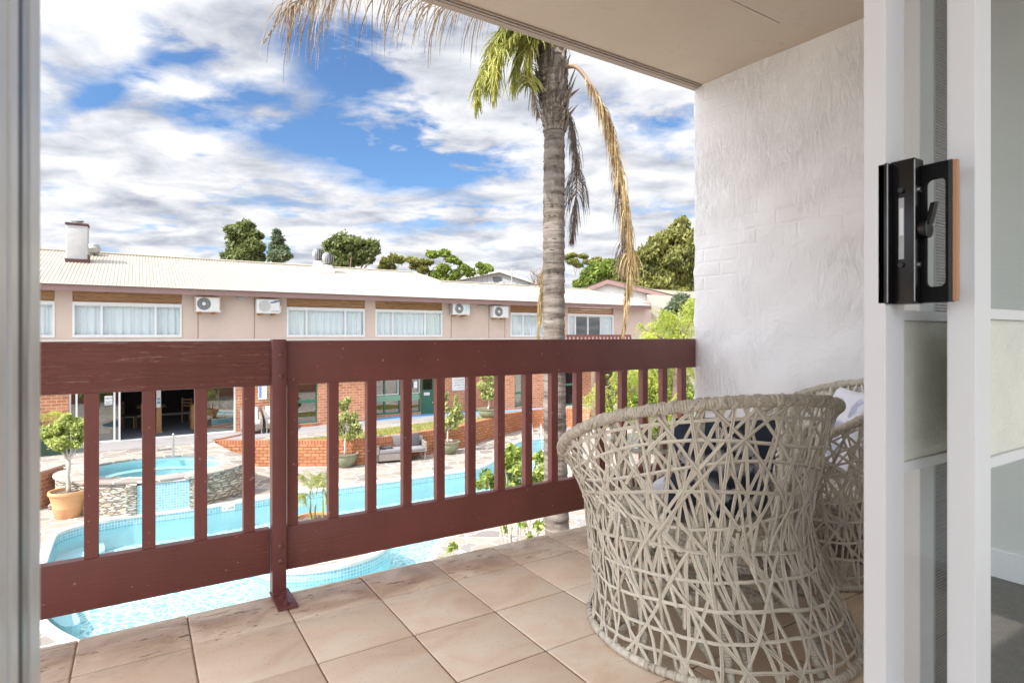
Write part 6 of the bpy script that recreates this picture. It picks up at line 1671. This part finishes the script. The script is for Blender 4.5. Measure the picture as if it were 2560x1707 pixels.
# potted palm on the island
c = atz(786, 1352, ZB + .004); t_ = c.dot(DV)
pp = thing('potted_palm', 'young cane palm in a wide terracotta bowl on the pool island', 'potted palm', c)
bowl_pot(pp, c, .42, .46, TERRA, 'clay')
for (bx, tx, ty) in ((778, 776, 1215), (784, 792, 1225), (806, 806, 1210)):
    a = att(bx, 1296, t_); b = att(tx, ty + 30, t_); mb = MB(); limb(mb, a - UP * .1, b, .030, .010, .03, 9); mb.build('stem', [simple('palm_cane', (.24, .26, .07), .5, .3, 14)], pp, smooth='all')
def small_frond(parent, a, ctrl, b, L0, n=26, mat=LF_PALM, w=.016):
    pts = [((1 - t) ** 2) * a + 2 * t * (1 - t) * ctrl + t * t * b for t in [i / 12 for i in range(13)]]
    mb = MB(); mb.tube(pts, [.008 * (1 - .7 * i / 12) for i in range(13)], 5)
    for q in range(n):
        u = .2 + .8 * q / n; f = u * 12; i = min(int(f), 11); p = pts[i].lerp(pts[i + 1], f - i); T = (pts[i + 1] - pts[i]).normalized(); S = T.cross(UP)
        S = S.normalized() if S.length > .05 else RV.copy()
        for sd in (-1, 1):
            L = L0 * sin(pi * (u * .8 + .12)) * rng.uniform(.8, 1.1); d = (S * sd * .8 + T * .7 - UP * .25).normalized(); m_ = p + d * L * .5; e = p + d * L - UP * L * .25; wv = T * w * .5
            mb.add([p, m_ - wv, e, m_ + wv], [(0, 1, 2, 3)])
    mb.build('frond', [mat], parent)
for (ax, ay, cx_, cy_, bx, by) in ((776, 1240, 770, 1180, 745, 1188), (776, 1240, 778, 1170, 800, 1195), (790, 1240, 800, 1170, 806, 1210), (778, 1245, 760, 1215, 752, 1262), (790, 1235, 800, 1190, 820, 1230), (806, 1235, 812, 1195, 808, 1180), (784, 1245, 775, 1200, 765, 1175), (806, 1240, 822, 1215, 828, 1262), (776, 1245, 750, 1225, 740, 1240)):
    small_frond(pp, att(ax, ay, t_), att(cx_, cy_, t_ + rng.uniform(-.2, .2)), att(bx, by, t_ + rng.uniform(-.35, .35)), .26)
# palm-like plant at far left in front of the brickwork
c = atz(98, 1122, ZT); fp = thing('garden_palm', 'small yellowish palm shrub at the left by the red brick', 'shrub', c)
td = c.dot(DV)
mb = MB(); limb(mb, c, att(100, 1050, td), .06, .04, .03); mb.build('trunk', [BARKD], fp)
for k in range(14):
    a = 2 * pi * k / 14; s_ = att(100, 1048, td); L = rng.uniform(.7, 1.0); d = Vector((cos(a), sin(a), 0))
    small_frond(fp, s_, s_ + d * L * .5 + UP * .45, s_ + d * L - UP * rng.uniform(-.2, .35), .30, 24, LF_PEP)

# glossy shrub near the palm, close to us
def stem_shrub(label, px, t, clumps, n, lsize, group=None):
    base = att(px, 838, t); base.z = ZB; root = thing('shrub', label, 'shrub', base, group); mb = MB(); mb2 = MB(); cs = []
    for (a, b, q) in clumps:
        e = att(a, b, t) + DV * rng.uniform(-.3, .3); limb(mb, base + Vector((rng.uniform(-.1, .1), rng.uniform(-.1, .1), 0)), e, .022, .006, .06, 5, 8); r_ = q / F * t; cs.append((e, (r_, r_, r_)))
        for k in range(4): limb(mb, e - UP * r_ * .5, e + Vector((rng.uniform(-1, 1), rng.uniform(-1, 1), rng.uniform(-.4, 1))) * r_, .005, .002, .1, 3, 4)
    leaf_cloud(mb2, cs, n, lsize, 2.2, 0, .15, .5)
    mb.build('stems', [BARKP], root); mb2.build('crown', [LF_SHR], root); return root
stem_shrub('glossy leaved shrub beside the pool left of the palm trunk', 1290, 9.6, [(1262, 1150, 26), (1285, 1135, 24), (1275, 1180, 28), (1300, 1165, 22), (1215, 1190, 16), (1225, 1215, 20), (1200, 1205, 14), (1250, 1215, 22), (1285, 1215, 26), (1350, 1150, 18), (1355, 1180, 24), (1345, 1205, 24), (1320, 1230, 22), (1300, 1305, 12), (1262, 1330, 12), (1345, 1310, 14), (1370, 1290, 10), (1380, 1230, 16)], 1900, .052)
stem_shrub('small leafy sapling just below the balcony edge beside the pool corner', 1128, 8.6, [(1128, 1372, 10), (1138, 1352, 9), (1115, 1380, 8), (1120, 1390, 9)], 120, .042)
stem_shrub('second little sapling under the bottom rail beside the palm', 1320, 9.0, [(1322, 1325, 8), (1300, 1318, 6), (1345, 1305, 8), (1310, 1300, 6)], 90, .042)

# =================================================================== OUTDOOR FURNITURE
def soft(mb, o, ax, ay, az): mb.obox(o, ax, ay, az)
so0, so1 = atz(942, 1160, ZB), atz(1068, 1150, ZB)
e = (so1 - so0); e.z = 0; el = e.length; e = e.normalized(); bk = Vector((-e.y, e.x, 0))
if bk.dot(DV) < 0: bk = -bk
sofa = thing('outdoor_sofa', 'grey wicker outdoor sofa with grey cushions against the curved brick wall', 'sofa', so0.lerp(so1, .5))
mb = MB(); mb.obox(so0 + UP * .08, e * el * .62, bk * .75, UP * .22); mb.obox(so0 + UP * .30 + bk * .66, e * el, bk * .10, UP * .40); mb.obox(so0 + UP * .30 + e * el * .62, e * el * .38, bk * .75, UP * .03); mb.obox(so0 + UP * .08 , e * .08, bk * .75, UP * .5)
mb.build('frame', [SOFA], sofa, bevel=.02)
mb = MB(); mb.obox(so0 + UP * .30 + e * (el - .08), e * .08, bk * .75, UP * .30); mb.build('arm', [SOFA], sofa, bevel=.02)
for (a, b) in ((el * .66, .05), (el - .06, .05), (el * .66, .70), (el - .06, .70)):
    mb = MB(); mb.tube([so0 + e * a + bk * b, so0 + e * a + bk * b + UP * .30], .014, 8); mb.build('leg', [GREYMET], sofa)
mb = MB(); mb.obox(so0 + UP * .305 + e * .09, e * (el * .53), bk * .62, UP * .13); mb.build('seat_cushion', [SOFAC], sofa, bevel=.035, smooth=40)
mb = MB(); mb.obox(so0 + UP * .335 + e * el * .63, e * (el * .31), bk * .62, UP * .09); mb.build('seat_cushion', [SOFAC], sofa, bevel=.03, smooth=40)
for k in range(2):
    mb = MB(); mb.obox(so0 + UP * .44 + e * (.10 + k * el * .27) + bk * .46, e * (el * .26), bk * .18, UP * .38 - bk * .02); mb.build('back_cushion', [SOFAC], sofa, bevel=.05, smooth=40)
mb = MB(); mb.obox(so0 + UP * .43 + e * (el * .66) + bk * .40, e * .40, bk * .12, UP * .40 + bk * .06); tag(mb.build('cushion', [DCUSH], bevel=.04, smooth=40), 'dark patterned scatter cushion standing at the right end of the grey sofa', 'cushion')
mb = MB(); mb.obox(so0 + UP * .445 + e * .16 + bk * .10, e * .36, bk * .30, UP * .07); tag(mb.build('cushion', [DCUSH], bevel=.03, smooth=40), 'dark cushion lying flat on the left of the grey sofa', 'cushion')
def terrace_chair(px0_, px1_, py, label, group='white cushioned chairs against the brick wall'):
    bx = aty(px1_, py, YB_ - .85).x; w = .62
    o = Vector((bx - w, YB_ - .85, ZT + .008)); root = thing('terrace_chair', label, 'chair', (o.x + w / 2, o.y + .35, ZT + .008), group)
    X, Y = Vector((1, 0, 0)), Vector((0, 1, 0))
    mb = MB(); mb.obox(o + UP * .16, X * w, Y * .62, UP * .16); mb.build('seat_box', [SOFA], root, bevel=.01)
    mb = MB(); mb.obox(o + UP * .30 + Y * .58, X * w, Y * .07, UP * .55 + Y * .10); mb.build('backrest', [SOFA], root, bevel=.02)
    for k in (0, 1):
        mb = MB(); v = [o + X * (k * (w - .06)) + UP * .3201, o + X * (k * (w - .06)) + Y * .60 + UP * .3201, o + X * (k * (w - .06)) + Y * .68 + UP * .78, o + X * (k * (w - .06)) + Y * .06 + UP * .52]
        mb.add(v + [q + X * .06 for q in v], [(0, 3, 2, 1), (4, 5, 6, 7), (0, 1, 5, 4), (1, 2, 6, 5), (2, 3, 7, 6), (3, 0, 4, 7)]); mb.build('arm', [SOFA], root)
    for (x, y) in ((.03, .03), (w - .03, .03), (.03, .60), (w - .03, .60)):
        mb = MB(); mb.tube([o + X * x + Y * y, o + X * x + Y * y + UP * .161], .018, 8); mb.build('leg', [GREYMET], root)
    mb = MB(); mb.obox(o + UP * .322 + X * .065 + Y * .01, X * (w - .13), Y * .54, UP * .12); mb.build('seat_cushion', [WCUSH], root, bevel=.035, smooth=40)
    mb = MB(); mb.obox(o + UP * .445 + X * .075 + Y * .42, X * (w - .15), Y * .13, UP * .42 + Y * .08); mb.build('back_cushion', [WCUSH], root, bevel=.045, smooth=40)
terrace_chair(610, 657, 1084, 'pale wicker armchair with white cushions under the blue banded sign, left of the railing post')
terrace_chair(690, 713, 1080, 'pale wicker armchair with white cushions, just right of the railing post')
# dining furniture inside the open doors
def dchair(x, y, rz, label):
    root = thing('dining_chair', label, 'chair', (x, y, ZT + .006), 'timber dining chairs inside the open doors', rz)
    for (lx, ly, h_) in ((-.2, -.2, .45), (.2, -.2, .45), (-.2, .2, .95), (.2, .2, .95)):
        mb = MB(); mb.box(lx - .02, ly - .02, 0, lx + .02, ly + .02, h_); mb.build('leg', [WOODF], root, local=True, bevel=.004)
    mb = MB(); mb.box(-.23, -.23, .451, .23, .178, .49); mb.build('seat', [DARK], root, local=True, bevel=.01)
    for zz in (.62, .74, .86):
        mb = MB(); mb.box(-.179, .19, zz, .179, .21, zz + .05); mb.build('slat', [WOODF], root, local=True)
def dtable(x, y, label):
    root = thing('dining_table', label, 'table', (x, y, ZT + .006), 'dining tables inside the open doors')
    mb = MB(); mb.box(-.45, -.45, .72, .45, .45, .75); mb.build('tabletop', [WOODF], root, local=True, bevel=.005)
    mb = MB(); mb.box(-.04, -.04, .03, .04, .04, .719); mb.build('pedestal', [ALUD], root, local=True)
    mb = MB(); mb.box(-.3, -.3, 0, .3, .3, .029); mb.build('foot', [ALUD], root, local=True)
xa = Xf(330, 25.3); dtable(xa + .6, 25.4, 'timber dining table nearest the door opening'); dtable(xa + 2.6, 26.6, 'timber dining table farther back to the right')
dchair(xa - .1, 25.2, 1.4, 'timber dining chair left of the nearer table'); dchair(xa + .5, 24.6, 3.1, 'timber dining chair in front of the nearer table')
dchair(xa + 1.9, 25.8, 2.4, 'timber dining chair between the two tables'); dchair(xa + 2.9, 25.8, 3.4, 'timber dining chair in front of the farther table'); dchair(xa + 3.4, 26.6, -1.5, 'timber dining chair right of the farther table')
pd = thing('info_stand', 'honey timber stand with a white and teal leaflet panel inside the doors', 'stand', (Xf(397, 23.4), 23.4, ZT + .006))
xl, xr_ = Xf(391, 23.4), Xf(404, 23.4)
mb = MB(); mb.box(xl, 23.4, ZT + .007, xr_, 23.6, Zf(397, 1019, 23.4)); mb.build('pedestal', [WOODF], pd, bevel=.006)
mb = MB(); mb.box(xl - .02, 23.38, ZT + .0075, xr_ + .03, 23.399, ZT + .07); mb.build('plinth', [WOODF], pd)
mb = MB(); mb.box(xl, 23.385, Zf(397, 1018, 23.4), xr_ - .02, 23.42, Zf(397, 972, 23.4)); ps = mb.build('poster', [SIGNW], pd)
mb = MB()
for (a, b) in ((994, 998), (999.5, 1001), (1003, 1009)): mb.box(xl + .02, 23.38, Zf(397, b, 23.4), xr_ - .04, 23.384, Zf(397, a, 23.4))
mb.build('poster_bands', [TEAL], ps)
mb = MB(); mb.box(Xf(478, 23.6), 23.6, ZT + .007, Xf(489, 23.6), 24.2, Zf(484, 1012, 23.6)); tag(mb.build('sideboard', [WOODF], bevel=.006), 'honey timber cabinet at the right of the door opening', 'cabinet')
# dark green box at far left
g = atz(122, 1140, ZT); mb = MB(); mb.box(g.x - 1.0, g.y, ZT + .002, g.x + .42, g.y + .8, ZT + .55); mb.box(g.x - 1.03, g.y - .03, ZT + .551, g.x + .45, g.y + .83, ZT + .60)
tag(mb.build('planter_box', [DKGRN], bevel=.01), 'dark green box standing behind the topiary at the far left', 'box')
# bicycle-like awning strut, right: sloping white brace
a_, b_ = aty(1470, 1035, 21.6), aty(1487, 1062, 21.6)
# far brick pillar stub right of the palm
mb = MB(); q = atz(1455, 1073, ZB); q2 = atz(1474, 1073, ZB); mb.obox(Vector((q.x, q.y, ZB)), Vector((q2.x - q.x, q2.y - q.y, 0)), DV * .35, UP * (ZT + .15 - ZB))
tag(mb.build('brick_pier', [BRK]), 'short orange brick pier seen between balusters right of the palm trunk', 'pier')

# =================================================================== BUILDINGS BEYOND
tS = 62
sh_ = thing('grey_shed', 'grey sheet clad gabled hall behind the motel roof with an aerial', 'building', att(1250, 838, tS) - UP * 3)
A = [att(1120, 708, tS), att(1249, 683, tS), att(1350, 716, tS), att(1350, 790, tS), att(1120, 790, tS)]
mb = MB(); mb.add(A + [p + DV * 22 for p in A], [(4, 3, 2, 1, 0), (5, 6, 7, 8, 9), (0, 5, 9, 4), (2, 3, 8, 7)]); mb.build('gable_wall', [GREYSH], sh_)
mb = MB(); o1, o2 = UP * .06 - DV * .4, UP * .35 - DV * .4
for (p, q) in ((A[0] - RV * 1.2 - UP * .22, A[1]), (A[1], A[2] + RV * .6 - UP * .2)):
    B_ = [p + o1, q + o1, q + o2, p + o2]; mb.add(B_ + [v + DV * 22.5 for v in B_], [(0, 1, 2, 3), (7, 6, 5, 4), (3, 2, 6, 7), (0, 4, 5, 1), (0, 3, 7, 4), (1, 5, 6, 2)])
mb.build('roof', [simple('shed_roof_edge', (.40, .40, .39), .6, .08)], sh_)
mb = MB()
for px in (1160, 1200, 1249, 1290, 1320): p = att(px, 760, tS - .05); q = att(px, 700, tS - .05); mb.obox(p, RV * .12, -DV * .05, UP * (q.z - p.z - .3))
mb.build('cover_strip', [simple('shed_joint', (.22, .22, .23), .7, .05)], sh_)
p = att(1232, 703, tS - .06); mb = MB(); mb.obox(p, RV * .9, -DV * .05, UP * .45); mb.build('wall_vent', [ALUD], sh_)
ta = 55; an = thing('television_aerial', 'thin grey mast carrying a forked television aerial above the shed', 'aerial', att(1279, 722, ta))
mb = MB(); mb.tube([att(1279.5, 735, ta), att(1279.5, 673, ta)], .06, 6); mb.build('mast', [GREYMET], an)
mb = MB(); mb.tube([att(1271.5, 673, ta), att(1287, 673, ta)], .05, 6)
for px, y0, y1 in ((1271.5, 652, 681), (1287, 653, 684), (1275, 668, 676), (1283, 668, 676)): mb.tube([att(px, y0, ta), att(px, y1, ta)], .032, 5)
mb.tube([att(1271.5, 681, ta), att(1275, 682, ta)], .03, 5); mb.build('antenna', [GREYMET], an)
vp = att(1254, 711, 47); vt = MB(); vt.sphere(vp, .30, 16, 8, (1, 1, .8)); vt.tube([vp - UP * 1.2, vp], .18, 10); tag(vt.build('roof_ventilator', [GREYMET], smooth=40), 'low round ventilator showing above the roof in front of the grey shed', 'roof vent')
# white roofed house to the right
tH = 36
hs = thing('gabled_house', 'white gabled building with maroon barge boards and long white roof at the right', 'building', att(1560, 838, tH) - UP * 3.3)
ap = att(1516, 704, tH); lf = att(1450, 731, tH); rt = att(1690, 748, tH)
A = [lf, ap, rt, att(1690, 1010, tH), att(1450, 1010, tH)]
mb = MB(); mb.add(A, [(4, 3, 2, 1, 0)]); mb.build('gable_wall', [simple('cream_gable_paint', (.84, .82, .78), .7, .03)], hs)
back_d = DV * 14 + RV * 6
mb = MB(); mb.add([ap + UP * .12 - DV * .3, rt + UP * .12 - DV * .3 + RV * .3, rt + back_d * .9 + UP * .1 + RV * 3, ap + back_d + UP * .1], [(0, 1, 2, 3)]); mb.add([ap + UP * .12 - DV * .3, ap + back_d + UP * .1, lf + back_d + UP * .1, lf + UP * .12 - DV * .3 - RV * .3], [(0, 1, 2, 3)]); mb.build('roof', [ROOF], hs)
mb = MB()
for (p, q) in ((lf - RV * .3 - UP * .1, ap), (ap, rt + RV * .4 - UP * .05)):
    B_ = [p - UP * .16, q - UP * .16, q + UP * .08, p + UP * .08]; mb.add([v - DV * .35 for v in B_] + [v - DV * .25 for v in B_], [(0, 1, 2, 3), (7, 6, 5, 4), (3, 2, 6, 7), (0, 4, 5, 1), (0, 3, 7, 4), (1, 5, 6, 2)])
mb.build('barge_board', [FASC], hs)
# long low white roof right of it
q0, q1, q2, q3 = att(1630, 762, 31), att(1800, 800, 31), att(1800, 716, 44), att(1600, 704, 44)
mb = MB(); mb.add([q0, q1, q2, q3], [(0, 1, 2, 3)]); mb.add([q0, q1, q1 - UP * 6, q0 - UP * 6], [(3, 2, 1, 0)]); mb.add([q0, q3, q3 - UP * 8, q0 - UP * 6], [(0, 1, 2, 3)])
tag(mb.build('low_building', [ROOF]), 'low building with plain white roof behind the feathery tree', 'building')
print('objects', len(bpy.data.objects), 'faces', sum(len(o.data.polygons) for o in bpy.data.objects if o.type == 'MESH'))
